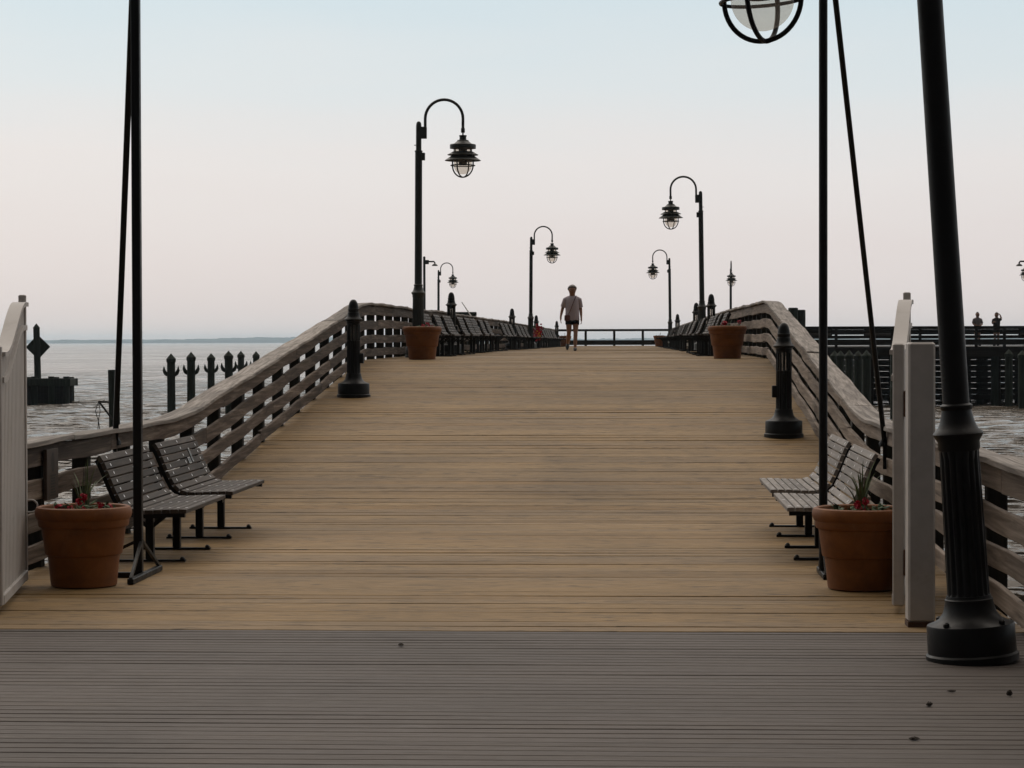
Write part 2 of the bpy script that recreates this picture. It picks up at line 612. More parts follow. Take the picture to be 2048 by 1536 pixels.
# ------------------------------------------------------------------ benches
PROF = [(0.0, 0.428), (0.08, 0.430), (0.18, 0.427), (0.28, 0.422), (0.375, 0.420), (0.45, 0.442), (0.498, 0.485), (0.542, 0.570),
        (0.590, 0.690), (0.628, 0.782), (0.668, 0.842)]
_pa = np.array(PROF)
_sl = np.concatenate([[0], np.cumsum(np.hypot(*np.diff(_pa, axis=0).T))])
STOT = _sl[-1]


def pr(s):
    return np.array([np.interp(s, _sl, _pa[:, 0]), np.interp(s, _sl, _pa[:, 1])])


def bench(label, slat, plaques, loc, rz, group):
    """Front edge at local x=0, back towards -x, length along y."""
    root = thing('slatted_bench', label, 'bench', loc, rz, group)
    L = 1.68
    n = 14
    pitch = STOT / n
    seat, back = MB(), MB()
    for i in range(n):
        a, b = pr(i * pitch + 0.005), pr((i + 1) * pitch - 0.005)
        t = (b - a) / np.hypot(*(b - a))
        nm = np.array([-t[1], t[0]])          # out of the sitting face
        mb = seat if i < 6 else back
        p0, p1 = a - nm * 0.030, b - nm * 0.030
        c = 0.004
        sec = [a + t * c, a - nm * c, p0, p1, b - nm * c, b - t * c]
        jl = random.uniform(-0.006, 0.006)
        r0 = [(-q[0], -L / 2 + jl, q[1]) for q in sec]
        r1 = [(-q[0], L / 2 + jl, q[1]) for q in sec]
        mb.loft([r0, r1], 0, False)
        mid = (a + b) / 2 + nm * 0.001
        for yy in (-0.68, 0.0, 0.68):
            e = []
            for k in range(8):
                aa = 2 * PI * k / 8
                q = mid + t * 0.013 * math.cos(aa)
                e.append((-(q[0] + nm[0] * 0.002), yy + 0.013 * math.sin(aa), q[1] + nm[1] * 0.002))
            mb.add(e, [tuple(range(8))], 1)
    seat.build('seat', [slat, M['steel']], root)
    bk = back.build('backrest', [slat, M['steel']], root)
    for sy in (-1, 1):
        mb = MB()
        rings = []
        for i in range(15):
            s = 0.02 + (STOT - 0.04) * i / 14
            a, b = pr(max(0, s - 0.02)), pr(min(STOT, s + 0.02))
            t = (b - a) / np.hypot(*(b - a))
            nm = np.array([-t[1], t[0]])
            p = pr(s)
            q0, q1 = p - nm * 0.0305, p - nm * 0.062
            y0, y1 = sy * (L / 2 - 0.012), sy * (L / 2 - 0.055)
            rings.append([(-q0[0], y0, q0[1]), (-q0[0], y1, q0[1]), (-q1[0], y1, q1[1]), (-q1[0], y0, q1[1])])
        mb.loft(rings, 0, False)
        mb.build('side_frame', M['black'], root)
        mb = MB()
        yy = sy * 0.52
        mb.cbox((-0.35, yy, 0.20), (0.062, 0.062, 0.36), 0.005)
        mb.bar((-0.10, yy, 0.378), (-0.52, yy, 0.378), 0.05, 0.024)
        mb.bar((-0.35, yy, 0.26), (-0.22, yy, 0.365), 0.03, 0.03)
        mb.bar((-0.35, yy, 0.26), (-0.48, yy, 0.365), 0.03, 0.03)
        lg = mb.build('leg', M['black'], root)
        mb = MB()
        mb.box((-0.355, yy, 0.012), (0.56, 0.05, 0.016))
        for ex in (-0.10, -0.61):
            mb.lathe([(0.020, 0), (0.020, 0.022), (0.009, 0.034)], (ex, yy, 0.008), 8)
        mb.build('foot_bar', M['black'], lg)
    for (py, ps, w, h) in plaques:
        a, b = pr(ps - 0.03), pr(ps + 0.03)
        t = (b - a) / np.hypot(*(b - a))
        nm = np.array([-t[1], t[0]])
        p = pr(ps)
        rot = Matrix(((0, -t[0], -nm[0]), (1, 0, 0), (0, t[1], nm[1])))
        mb = MB()
        cpos = p + nm * 0.006
        def P(u, v, d):
            q = cpos + t * v + nm * d
            return (-q[0], py + u, q[1])
        mb.add([P(-w / 2, -h / 2, 0), P(w / 2, -h / 2, 0), P(w / 2, h / 2, 0), P(-w / 2, h / 2, 0),
                P(-w / 2, -h / 2, -0.009), P(w / 2, -h / 2, -0.009), P(w / 2, h / 2, -0.009), P(-w / 2, h / 2, -0.009)],
               [(0, 1, 2, 3), (0, 4, 5, 1), (1, 5, 6, 2), (2, 6, 7, 3), (3, 7, 4, 0), (7, 6, 5, 4)])
        def strip(u0, v0, u1, v1):
            mb.add([P(u0, v0, 0.0015), P(u1, v0, 0.0015), P(u1, v1, 0.0015), P(u0, v1, 0.0015)], [(0, 1, 2, 3)], 1)
        bw = 0.009
        strip(-w / 2, -h / 2, w / 2, -h / 2 + bw); strip(-w / 2, h / 2 - bw, w / 2, h / 2)
        strip(-w / 2, -h / 2 + bw, -w / 2 + bw, h / 2 - bw); strip(w / 2 - bw, -h / 2 + bw, w / 2, h / 2 - bw)
        mb.build('plaque', [M['plaque'], M['pale']], bk)
    return root


NEARG = 'slatted benches at the foot of the hump'
ROWL, ROWR = 'slatted benches along the left rail of the upper deck', 'slatted benches along the right rail of the upper deck'
bench('grey slatted bench behind the left near flowerpot and the tall black pole', M['slat'], [(0.12, 0.69, 0.12, 0.05)], (-3.35, 18.02, 0), 0, NEARG)
bench('grey slatted bench with two plaques on its back, at the left foot of the ramp', M['slat'],
      [(0.30, 0.735, 0.055, 0.13), (0.16, 0.69, 0.11, 0.06)], (-3.36, 20.1, 0), 0, NEARG)
bench('pale slatted bench partly hidden by the right near flowerpot', M['slatpale'], [], (1.17, 18.3, 0), PI, NEARG)
bench('pale slatted bench just beyond the right near flowerpot and pole', M['slatpale'], [], (1.17, 20.4, 0), PI, NEARG)

ORD = ['first', 'second', 'third', 'fourth', 'fifth', 'sixth', 'seventh', 'eighth', 'ninth', 'tenth', 'eleventh', 'twelfth',
       'thirteenth', 'fourteenth', 'fifteenth', 'sixteenth', 'seventeenth', 'eighteenth', 'nineteenth', 'twentieth']
yl = [44.6, 47.3, 49.6, 53.6, 55.9, 58.3, 60.9, 63.7, 70.9, 73.7, 76.2, 80.5, 83.3, 86.1, 92.6, 95.4, 98.2, 101.0, 103.8, 106.6,
      109.4, 112.2, 115.0, 118.0]
yr = [44.2, 46.9, 49.6, 52.4, 57.6, 60.3, 65.8, 70.3, 73.1, 75.9, 78.7, 81.5, 84.3, 87.1, 89.9, 97.2, 100.0, 102.8, 105.6, 108.4, 111.2]


def row_label(ys, marks, y, first, side):
    """Count benches from the landmark that stands before them."""
    prev = [(my, mn) for my, mn in marks if my < y]
    my, mn = prev[-1]
    k = sum(1 for q in ys if my < q < y)
    return f'{ORD[k]} slatted bench beyond {mn}'


ML = [(39, 'the flowerpot at the left crest of the hump'), (51.6, 'the first black bollard in the left bench row'),
      (67.5, 'the bare stretch of rail in the left row'), (78.2, 'the second bollard in the left bench row'),
      (89.5, 'the lamp post with the red flowers'), (107.8, 'the far bollard of the left bench row')]
MR = [(39, 'the flowerpot at the right crest of the hump'), (55.0, 'the first bollard in the right bench row'),
      (63.2, 'the taller right lamp post on the upper deck'), (67.7, 'the second bollard in the right bench row'),
      (95.1, 'the small far bollard in the right row')]
protoL = bench(row_label(yl, ML, yl[0], None, None), M['slat'], [], (-3.36, yl[0], zd(yl[0])), 0, ROWL)
for y in yl[1:]:
    copy_tree(protoL, (-3.36 + random.uniform(-.02, .02), y, zd(y)), random.uniform(-.02, .02), row_label(yl, ML, y, None, None))
protoR = bench(row_label(yr, MR, yr[0], None, None), M['slat'], [], (1.17, yr[0], zd(yr[0])), PI, ROWR)
for y in yr[1:]:
    copy_tree(protoR, (1.17 + random.uniform(-.02, .02), y, zd(y)), PI + random.uniform(-.02, .02), row_label(yr, MR, y, None, None))

# ------------------------------------------------------------------ lamp posts
def lamp(label, loc, rz, mat, group, reach=0.82):
    root = thing('street_lamp', label, 'street lamp', loc, rz, group)
    root.rotation_euler = Matrix.Rotation(rz, 3, 'Z').to_euler()
    mb = MB()
    mb.lathe([(0.243, 0.0), (0.243, 0.035), (0.232, 0.045), (0.230, 0.185), (0.226, 0.195), (0.205, 0.202), (0.165, 0.222), (0.140, 0.255), (0.130, 0.29),
              (0.126, 0.31), (0.126, 0.325), (0.120, 0.33), (0.116, 0.345)], seg=40)
    for k in range(4):
        a = PI / 4 + k * PI / 2
        mb.lathe([(0.016, 0), (0.016, 0.02), (0.006, 0.028)], (0.205 * math.cos(a), 0.205 * math.sin(a), 0.1965), 8)
    mb.build('base', mat, root)
    mb = MB()
    fl = (16, 0.012, 0.36, 1.10)
    mb.lathe([(0.111, 0.345), (0.111, 0.36), (0.108, 0.70), (0.104, 1.06), (0.104, 1.11)], seg=96, flute=fl, caps=False)
    mb.lathe([(0.104, 1.11), (0.110, 1.12), (0.110, 1.16), (0.126, 1.185), (0.132, 1.20), (0.126, 1.212), (0.108, 1.225), (0.092, 1.26), (0.082, 1.30),
              (0.078, 1.325), (0.085, 1.335), (0.085, 1.35), (0.070, 1.36), (0.068, 2.4), (0.066, 3.80)], seg=32, caps=False)
    mb.lathe([(0.066, 3.80), (0.073, 3.805), (0.073, 3.83), (0.052, 3.835), (0.051, 4.28), (0.046, 4.33), (0.032, 4.36), (0.006, 4.372)], seg=24, caps=False)
    mb.cbox((0.088, 0, 3.72), (0.06, 0.08, 0.14), 0.006)
    mb.tube([(-0.05, 0, 3.93), (-0.085, 0, 3.93)], 0.008, 6)
    mb.build('pole', mat, root)
    mb = MB()
    mb.cbox((0.085, 0, 4.16), (0.13, 0.075, 0.22), 0.008)
    pts = [(0.12, 0, 4.20), (0.12, 0, 4.42)]
    for k in range(1, 19):
        a = PI - PI * k / 18
        pts.append((0.12 + (reach - 0.12) / 2 * (1 + math.cos(a)), 0, 4.42 + 0.35 * math.sin(a)))
    pts += [(reach, 0, 4.24)]
    mb.tube(pts, 0.028, 10)
    mb.lathe([(0.033, 4.16), (0.037, 4.17), (0.037, 4.235), (0.033, 4.245)], (reach, 0, 0), 14)
    mb.lathe([(0.014, 4.10), (0.014, 4.17)], (reach, 0, 0), 10)
    mb.build('arm', mat, root)
    hx = (reach, 0, 0)
    mb = MB()
    mb.lathe([(0.215, 3.865), (0.242, 3.868), (0.242, 3.935), (0.232, 3.945), (0.17, 3.955), (0.125, 3.99), (0.110, 4.005), (0.104, 4.022), (0.066, 4.030),
              (0.062, 4.085), (0.070, 4.092), (0.070, 4.112), (0.03, 4.116)], hx, 32)
    def cone(r0, z0, r1, z1, th=0.010):
        mb.lathe([(r1, z1), (r0, z0), (r0 - 0.004, z0 - th * 0.6), (r1 - 0.01, z1 - th)], hx, 36, caps=False)
    cone(0.288, 3.752, 0.192, 3.808)
    cone(0.335, 3.648, 0.205, 3.738)
    for k in range(4):
        a = PI / 4 + k * PI / 2
        mb.tube([(reach + 0.21 * math.cos(a), 0.21 * math.sin(a), 3.64), (reach + 0.215 * math.cos(a), 0.215 * math.sin(a), 3.88)], 0.011, 6)
    shade = mb.build('lamp_shade', mat, root)
    mb = MB()
    for k in range(2):
        a = k * PI / 2 + PI / 4 + 0.35
        pts = []
        for j in range(25):
            t = PI * j / 24
            rr, zz = 0.218 * math.cos(t), 3.56 - 0.222 * math.sin(t)
            pts.append((reach + rr * math.cos(a), rr * math.sin(a), zz))
        pts = [(pts[0][0], pts[0][1], 3.70)] + pts + [(pts[-1][0], pts[-1][1], 3.70)]
        mb.tube(pts, 0.0135, 8)
    mb.ring(0.222, 0.010, (reach, 0, 3.555), 32, 8)
    mb.build('cage', mat, shade)
    mb = MB()
    pr_ = []
    for j in range(14):
        t = PI / 2 * j / 13
        pr_.append((max(0.003, 0.168 * math.sin(t)), 3.56 - 0.168 * math.cos(t)))
    pr_ += [(0.166, 3.70), (0.160, 3.865)]
    mb.lathe(pr_, hx, 32, caps=False)
    g = mb.build('globe', M['glass'], shade)
    mb = MB()
    mb.lathe([(0.07, 3.56), (0.078, 3.575), (0.078, 3.86)], hx, 20)
    mb.build('lamp_socket', M['dgreen'], shade)
    return root


def at(d, X):
    """Depth d along the view, offset X from the pier axis -> world y."""
    return d + 0.052 * X


LG = 'caged gooseneck lamps along the pier'
r0 = lamp('tall leaning black lamp post, nearest the viewer beside the white gate', (1.80, at(12.15, 1.8), 0), PI, M['black'], LG, 0.875)
r0.rotation_euler = (Matrix.Rotation(R(-3.75), 3, 'Y') @ Matrix.Rotation(PI, 3, 'Z')).to_euler()
l1 = lamp('gooseneck lamp post behind the flowerpot at the left crest', (-3.95, at(42.7, -3.95), zd(42.5)), 0, M['dgreen'], LG)
l1.rotation_euler = (0, R(0.35), 0)
def lampcopy(label, X, d, rz, lean=0.0, zz=None):
    y = at(d, X)
    c = copy_tree(l1, (X, y, zd(y) if zz is None else zz), rz, label)
    c.rotation_euler = (Matrix.Rotation(R(lean), 3, 'Y') @ Matrix.Rotation(rz, 3, 'Z')).to_euler()
    return c
lampcopy('gooseneck lamp post in the left bench row beside the hanging red flowers', -3.95, 90.3, 0, 0.5)
lampcopy('gooseneck lamp post standing highest on the right of the upper deck', 1.95, 63.2, PI, -0.7)
lampcopy('small far gooseneck lamp on the right near the end railing', 1.92, 113.6, PI, -0.6)
lampcopy('small gooseneck lamp far left, beside the thin security light pole', -11.0, 131.5, 0, 0.2, 1.41)
lampcopy('small far lamp seen end on, its arm pointing at the viewer', 5.6, 130.0, -PI / 2, 0.0, 1.41)
lampcopy('dark lamp cut off by the right edge of the picture above the side pier', 21.25, 119.5, PI, 0.0, 1.41)

sp = thing('security_light', 'thin pole with a short bracket and small flat security light, far left', 'light pole', (-11.75, at(131, -11.75), 1.41))
mb = MB(); mb.lathe([(0.075, 0), (0.07, 5.1), (0.02, 5.13)], seg=14); mb.build('pole', M['dgreen'], sp)
mb = MB(); mb.cbox((0.16, 0, 4.8), (0.2, 0.14, 0.24), 0.01); mb.tube([(0.2, 0, 4.83), (0.55, 0, 4.83), (0.62, 0, 4.72)], 0.045, 8); mb.build('arm', M['dgreen'], sp)
mb = MB(); mb.lathe([(0.16, 4.58), (0.17, 4.60), (0.13, 4.66), (0.05, 4.71)], (0.6, 0, 0), 16); mb.build('lamp_shade', M['dgreen'], sp)
sp2 = copy_tree(sp, (20.95, at(121, 21.6), 1.0), PI, 'security light bracket poking in at the right edge above the side pier')

# ------------------------------------------------------------------ bollards
def bollard(label, loc, rz, group):
    root = thing('bollard_light', label, 'bollard', loc, rz, group)
    mb = MB()
    mb.lathe([(0.240, -0.04), (0.240, 0.035), (0.226, 0.045), (0.224, 0.185), (0.219, 0.195), (0.190, 0.203), (0.150, 0.225), (0.122, 0.26), (0.112, 0.295),
              (0.108, 0.31), (0.108, 0.325), (0.102, 0.335)], seg=36)
    mb.build('base', M['black'], root)
    mb = MB()
    mb.lathe([(0.098, 0.335), (0.098, 0.345), (0.096, 0.60), (0.095, 0.79), (0.095, 0.80)], seg=80, flute=(16, 0.010, 0.345, 0.795), caps=False)
    mb.lathe([(0.090, 0.80), (0.0955, 0.801), (0.0955, 0.806), (0.06, 0.807)], seg=32, caps=False)
    for k in range(12):
        a = 2 * PI * k / 12
        mb.box((0.086 * math.cos(a), 0.086 * math.sin(a), 0.915), (0.018, 0.024, 0.222), 0, Matrix.Rotation(a, 3, 'Z'))
    mb.lathe([(0.06, 1.022), (0.0955, 1.023), (0.0955, 1.05), (0.100, 1.06), (0.100, 1.075)], seg=32, caps=False)
    colm = mb.build('column', M['black'], root)
    mb = MB()
    mb.lathe([(0.072, 0.806), (0.072, 1.023)], seg=24, caps=False)
    mb.build('lens', M['glass'], colm)
    mb = MB()
    mb.lathe([(0.100, 1.075), (0.126, 1.092), (0.130, 1.102), (0.124, 1.112), (0.104, 1.125), (0.088, 1.155), (0.082, 1.19), (0.082, 1.20), (0.076, 1.205),
              (0.076, 1.235), (0.079, 1.24), (0.079, 1.25), (0.074, 1.255), (0.071, 1.29), (0.060, 1.335), (0.042, 1.368), (0.02, 1.383), (0.004, 1.386)], seg=32)
    mb.build('cap', M['black'], root)
    mb = MB()
    mb.cbox((0.115, 0, 0.55), (0.06, 0.10, 0.145), 0.006)
    mb.build('outlet_box', M['black'], colm)
    return root


BG = 'black bollard lights along the pier'
b0 = bollard('fluted black bollard light halfway up the left side of the ramp', (-3.94, at(32.7, -3.94), zd(32.4)), 0, BG)
def bol(label, X, d, rz):
    y = at(d, X)
    return copy_tree(b0, (X, y, zd(y)), rz, label)
bol('fluted black bollard light low on the right side of the ramp beside the black pole', 1.85, 28.0, PI)
bol('black bollard among the left benches just right of the first tall lamp post', -4.05, 51.9, 0)
bol('black bollard in the left bench row, second along the upper deck', -4.05, 78.3, 0)
bol('bollard just behind the hanging red flowers in the left row', -4.05, 98.2, 0)
bol('small bollard at the far end of the left bench row beside the walking person', -4.05, 125.2, 0)
bol('black bollard close on the right of the taller right lamp post', 1.90, 54.9, PI)
bol('black bollard close on the left of the taller right lamp post', 1.90, 67.6, PI)
bol('small bollard far along the right bench row, right of the small lamp', 1.90, 95.0, PI)

# ------------------------------------------------------------------ flowerpots and plants
def flowerpot(label, loc, rz, group):
    mb = MB()
    mb.lathe([(0.215, 0.0), (0.226, 0.006), (0.246, 0.20), (0.249, 0.215), (0.262, 0.222), (0.266, 0.232), (0.288, 0.398), (0.290, 0.408), (0.306, 0.414),
              (0.311, 0.424), (0.315, 0.462), (0.322, 0.468), (0.329, 0.482), (0.333, 0.505), (0.331, 0.528), (0.322, 0.546), (0.306, 0.553), (0.293, 0.546),
              (0.288, 0.525), (0.284, 0.49)], seg=56, caps=False)
    mb.lathe([(0.0, 0.0), (0.215, 0.0)], seg=56, caps=False)
    root = tag(mb.build('flowerpot', M['terra'], None, loc), label, 'flowerpot', group)
    root.rotation_euler = (0, 0, rz)
    mb = MB()
    n = 24
    rings = [ell(0, 0, 0.492 + random.uniform(0, .004), 0.286, 0.286, n), ell(0, 0, 0.498, 0.15, 0.15, n), ell(0, 0, 0.505, 0.004, 0.004, n)]
    mb.loft(rings, 0, True, False)
    mb.build('soil', M['soil'], root)
    return root


def plant(label, loc, seed, blades, flowers, group, bladeh=0.45):
    rd = random.Random(seed)
    root = thing('flowering_plant', label, 'plant', loc, 0, group)
    mb = MB()
    for i in range(90):
        a, r_ = rd.uniform(0, 2 * PI), 0.24 * math.sqrt(rd.random())
        c = Vector((r_ * math.cos(a), r_ * math.sin(a), rd.uniform(-0.01, 0.075)))
        u = Vector((rd.uniform(-1, 1), rd.uniform(-1, 1), rd.uniform(-.3, .5))).normalized()
        w = u.cross(Vector((rd.uniform(-1, 1), rd.uniform(-1, 1), 1))).normalized()
        l_, b_ = rd.uniform(0.025, 0.045), rd.uniform(0.012, 0.02)
        up = u.cross(w) * 0.006
        mb.add([c - u * l_, c - w * b_ + up, c + u * l_, c + w * b_ + up], [(0, 1, 2), (0, 2, 3)])
    mb.build('leaves', M['leaf'], root)
    mb = MB()
    for i in range(blades):
        a, r_ = rd.uniform(0, 2 * PI), rd.uniform(0, 0.05)
        h = bladeh * rd.uniform(0.55, 1.1)
        ln = rd.uniform(0.05, 0.36) * h
        p0 = Vector((r_ * math.cos(a), r_ * math.sin(a), 0))
        dr = Vector((math.cos(a + rd.uniform(-.5, .5)), math.sin(a + rd.uniform(-.5, .5)), 0))
        sd = dr.cross(Vector((0, 0, 1)))
        vs, fs = [], []
        for k in range(8):
            t = k / 7
            p = p0 + dr * ln * t * t * 1.4 + Vector((0, 0, h * (t - 0.22 * t * t)))
            w = 0.0085 * (1 - t) ** 0.6 + 0.0008
            vs += [p - sd * w, p + sd * w + dr * 0.002]
            if k:
                fs.append((2 * k - 2, 2 * k - 1, 2 * k + 1, 2 * k))
        mb.add(vs, fs)
    mb.build('grass_blades', M['blade'], root)
    for (fx, fy, fz, fr) in flowers:
        mb = MB()
        c0 = Vector((fx, fy, fz))
        for i in range(16):
            dv = Vector((rd.gauss(0, 1), rd.gauss(0, 1), rd.gauss(0.4, 1))).normalized()
            c = c0 + dv * fr * rd.uniform(0.35, 0.9)
            w = dv.cross(Vector((0.3, 0.2, 1))).normalized()
            u = dv.cross(w)
            s_ = fr * rd.uniform(0.35, 0.55)
            mb.add([c - u * s_, c - w * s_ + dv * s_ * .4, c + u * s_, c + w * s_ + dv * s_ * .4], [(0, 1, 2), (0, 2, 3)])
        mb.tube([(fx * .6, fy * .6, 0), c0], 0.004, 5)
        mb.build('flower', M['red'], root)
    return root


PG = 'terracotta flowerpots on the deck'
PL = 'red flowering plants in the terracotta pots'
p0 = flowerpot('large terracotta flowerpot between the left white gate and the black pole', (-3.80, at(15.97, -3.8), 0.004), 0, PG)
plant('red flowers with a tall wispy grass tuft in the near left pot', (-3.80, at(15.97, -3.8), 0.50), 3, 13,
      [(-0.14, -0.13, 0.055, .030), (0.0, -0.08, 0.085, .040), (0.02, -0.06, 0.125, .030), (0.15, -0.14, 0.07, .030), (0.19, -0.05, 0.05, .028), (-0.05, -0.2, 0.05, .026),
       (0.06, -0.22, 0.05, .026), (-0.1, -0.2, .05, .024)], PL, 0.47)
copy_tree(p0, (1.56, at(15.65, 1.56), 0.004), 1.7, 'large terracotta flowerpot against the right white gate in front of the pale benches')
plant('spiky dark grass with one red bloom in the near right pot', (1.56, at(15.65, 1.56), 0.50), 8, 22,
      [(-0.04, -0.14, 0.075, .04), (0.02, -0.1, 0.10, .03), (0.0, -0.22, 0.04, .02)], PL, 0.44)
zc = zd(38.8)
copy_tree(p0, (-3.53, at(38.9, -3.53), zc + 0.004), 0.6, 'terracotta flowerpot at the left crest in front of the first lamp post')
plant('low red flowers in the left crest pot', (-3.53, at(38.9, -3.53), zc + 0.50), 12, 4, [(0.10, -0.1, 0.09, .045), (0.03, -0.14, 0.07, .035), (0.16, -0.06, .06, .03)], PL, 0.2)
copy_tree(p0, (1.62, at(39.0, 1.62), zc + 0.004), 2.6, 'terracotta flowerpot at the right crest of the hump')
plant('red flowers with short green shoots in the right crest pot', (1.62, at(39.0, 1.62), zc + 0.50), 15, 6,
      [(-0.05, -0.1, 0.10, .05), (-0.1, -0.08, 0.06, .035), (0.2, -0.05, 0.12, .04)], PL, 0.24)
zf = zd(118)
copy_tree(p0, (1.45, at(118, 1.45), zf + 0.004), 0.9, 'tiny far flowerpot at the end of the right bench row')
plant('low dark plant in the tiny far right pot', (1.45, at(118, 1.45), zf + 0.50), 21, 5, [], PL, 0.3)
copy_tree(p0, (-3.45, at(120, -3.45), zf + 0.004), 0.2, 'tiny far flowerpot half hidden behind the walking person')
plant('low dark plant in the far pot behind the walking person', (-3.45, at(120, -3.45), zf + 0.50), 22, 5, [], PL, 0.3)

# hanging flowers beside lamp
fb = thing('flower_bunch', 'bunch of bright red and yellow flowers hanging on the lamp post in the left row', 'flowers', (-3.62, at(89.6, -3.62), zd(89) + 0.63))
mb = MB()
for k, (n_, zc_, rr) in enumerate([(70, 0.0, 0.16), (14, -0.07, 0.07)]):
    rd = random.Random(40 + k)
    for i in range(n_):
        dv = Vector((rd.gauss(0, .7), rd.gauss(0, .7), rd.gauss(0, 1.25)))
        c = Vector((dv.x * rr * .8, dv.y * rr * .8 - (0.1 if k else 0), zc_ + dv.z * rr * .8))
        u = Vector((rd.uniform(-1, 1), rd.uniform(-.4, .4), rd.uniform(-1, 1))).normalized()
        w = u.cross(Vector((0.1, 1, 0.1))).normalized()
        s_ = rd.uniform(.04, .075)
        mb.add([c - u * s_, c - w * s_ * .6, c + u * s_, c + w * s_ * .6], [(0, 1, 2), (0, 2, 3)], k)
mb.build('flower', [M['red'], M['yellow']], fb)
mb = MB(); mb.tube([(0, 0, 0.05), (-0.28, 0.1, 0.3)], 0.012, 6); mb.build('stem', M['leaf'], fb)

# ------------------------------------------------------------------ white gates and their posts
def smooth(t):
    t = max(0.0, min(1.0, t))
    return t * t * (3 - 2 * t)


def gate(label, loc, ang, side, handle):
    """Swung open along +y from its hinge at the origin; side = +1 when the boarded face looks towards +x."""
    root = thing('white_gate', label, 'gate', loc, ang)
    L = 1.62
    def top(t):
        return 1.62 + 0.335 * smooth((t - 0.05) / 0.85)
    mb = MB()
    n = 26
    xf = side * 0.018
    # boarded panel: narrow vertical boards with grooves
    nb = 17
    for i in range(nb):
        t0, t1 = (i + 0.10) / nb, (i + 0.90) / nb
        y0, y1 = 0.05 + (L - 0.10) * t0, 0.05 + (L - 0.10) * t1
        za, zb = top(t0) - 0.015, top(t1) - 0.015
        x0, x1 = -0.013, 0.013
        mb.add([(x0, y0, .10), (x1, y0, .10), (x1, y1, .10), (x0, y1, .10), (x0, y0, za), (x1, y0, za), (x1, y1, zb), (x0, y1, zb)],
               [(0, 3, 2, 1), (4, 5, 6, 7), (0, 1, 5, 4), (1, 2, 6, 5), (2, 3, 7, 6), (3, 0, 4, 7)])
    mb.box((0, L / 2, 0.80), (0.008, L - 0.1, 1.4))
    mb.build('panel', M['white'], root)
    def curved(off, x0, x1, th, name):
        rings = []
        for i in range(n + 1):
            t = i / n
            y = 0.02 + (L - 0.05) * t
            z = top(t) + off
            rings.append([(x0, y, z - th), (x1, y, z - th), (x1, y, z), (x0, y, z)])
        m2 = MB()
        m2.loft(rings, 0, False)
        return m2.build(name, M['white'], root)
    curved(0.012, -0.045, 0.045, 0.028, 'curved_top_rail')
    curved(-0.145, -0.036, 0.036, 0.035, 'curved_lower_rail')
    mb = MB(); mb.cbox((0, L / 2, 0.085), (0.06, L - 0.03, 0.07), 0.008); mb.build('bottom_rail', M['white'], root)
    mb = MB(); mb.cbox((-side * 0.012, 0.0, 0.86), (0.072, 0.075, 1.62), 0.008); hs0 = mb.build('hinge_stile', M['white'], root)
    mb = MB(); mb.cbox((0, L - 0.01, 1.03), (0.05, 0.06, 1.98), 0.006); es0 = mb.build('end_stile', M['white'], root)
    for hz in (0.32, 1.30):
        mb = MB(); mb.cbox((-side * 0.06, -0.03, hz), (0.03, 0.05, 0.16), 0.004); mb.build('hinge', M['rust'], hs0)
    if handle:
        mb = MB()
        pts = [(side * 0.02, L + 0.01, 0.60)]
        for k in range(11):
            a = PI / 2 - PI * k / 10
            pts.append((side * (0.05 + 0.042 * math.cos(a)), L + 0.01, 0.557 + 0.043 * math.sin(a)))
        pts.append((side * 0.02, L + 0.01, 0.514))
        mb.tube(pts, 0.0065, 8)
        mb.build('handle', M['white'], es0)
    return root


gate('open white boarded gate with scalloped top at the left edge of the picture', (-3.935, 14.12, 0), R(9.6), 1, True)
gate('open white gate seen edge on behind the white gate post on the right', (1.637, 14.32, 0), R(-9.0), -1, False)


def gate_post(label, loc):
    root = thing('gate_post', label, 'gate post', loc)
    mb = MB(); mb.cbox((0, 0, 0.855), (0.158, 0.158, 1.65), 0.012); mb.build('post_body', M['white'], root)
    mb = MB(); mb.box((0, 0, 0.016), (0.162, 0.162, 0.03)); mb.build('rusty_foot', M['rust'], root)
    return root


gate_post('square white gate post beside the tall leaning lamp post', (1.705, 13.70, 0.0))
gate_post('white gate post holding the left gate', (-4.125, 13.78, 0.0))

# ------------------------------------------------------------------ tall black poles with struts
def pole(label, X, y, side, strut_end):
    root = thing('tall_pole', label, 'pole', (X, y, 0))
    mb = MB()
    if side < 0:
        mb.cbox((0, 0, 2.52), (0.062, 0.062, 4.96), 0.006)
    else:
        mb.tube([(0, 0, 0.04), (0, 0, 5.0)], 0.031, 16)
    mb.build('shaft', M['black'], root)
    mb = MB()
    e = Vector(strut_end) - Vector((X, y, 0))
    if side < 0:
        mb.bar(e, (0.0, 0.04, 4.86), 0.046, 0.046)
    else:
        mb.tube([e, (0.0, 0.04, 4.95)], 0.022, 12)
    mb.lathe([(0.05, -0.03), (0.05, 0.0), (0.02, 0.05)], e, 10)
    mb.box(e + Vector((0, 0, -0.12)), (0.03, 0.03, 0.22))
    mb.build('strut', M['black'], root)
    mb = MB()
    bx, bl = (0.045, 0.5) if side < 0 else (0.0, 0.3)
    mb.cbox((bx, 0.02, 0.022), (0.045, bl * 2, 0.04), 0.004)
    mb.cbox((side * 0.26, 0.0, 0.022), (0.56, 0.05, 0.04), 0.004)
    mb.build('foot', M['black'], root)
    mb = MB()
    mb.bar((bx, -bl + 0.04, 0.04), (bx * 0.5, 0.0, 0.27), 0.022)
    mb.bar((bx, bl, 0.04), (bx * 0.5, 0.0, 0.27), 0.022)
    mb.bar((side * 0.5, 0, 0.04), (0, 0, 0.27), 0.022)
    mb.build('foot_brace', M['black'], root)
    return root


pole('tall square black pole with a thin strut beside the left near flowerpot', -3.535, at(16.5, -3.5), -1, (-4.42, 19.5, 0.84))
pole('tall round black pole with a thin slanting strut behind the right near flowerpot', 1.372, at(16.5, 1.37), 1, (2.20, 20.15, 0.80))

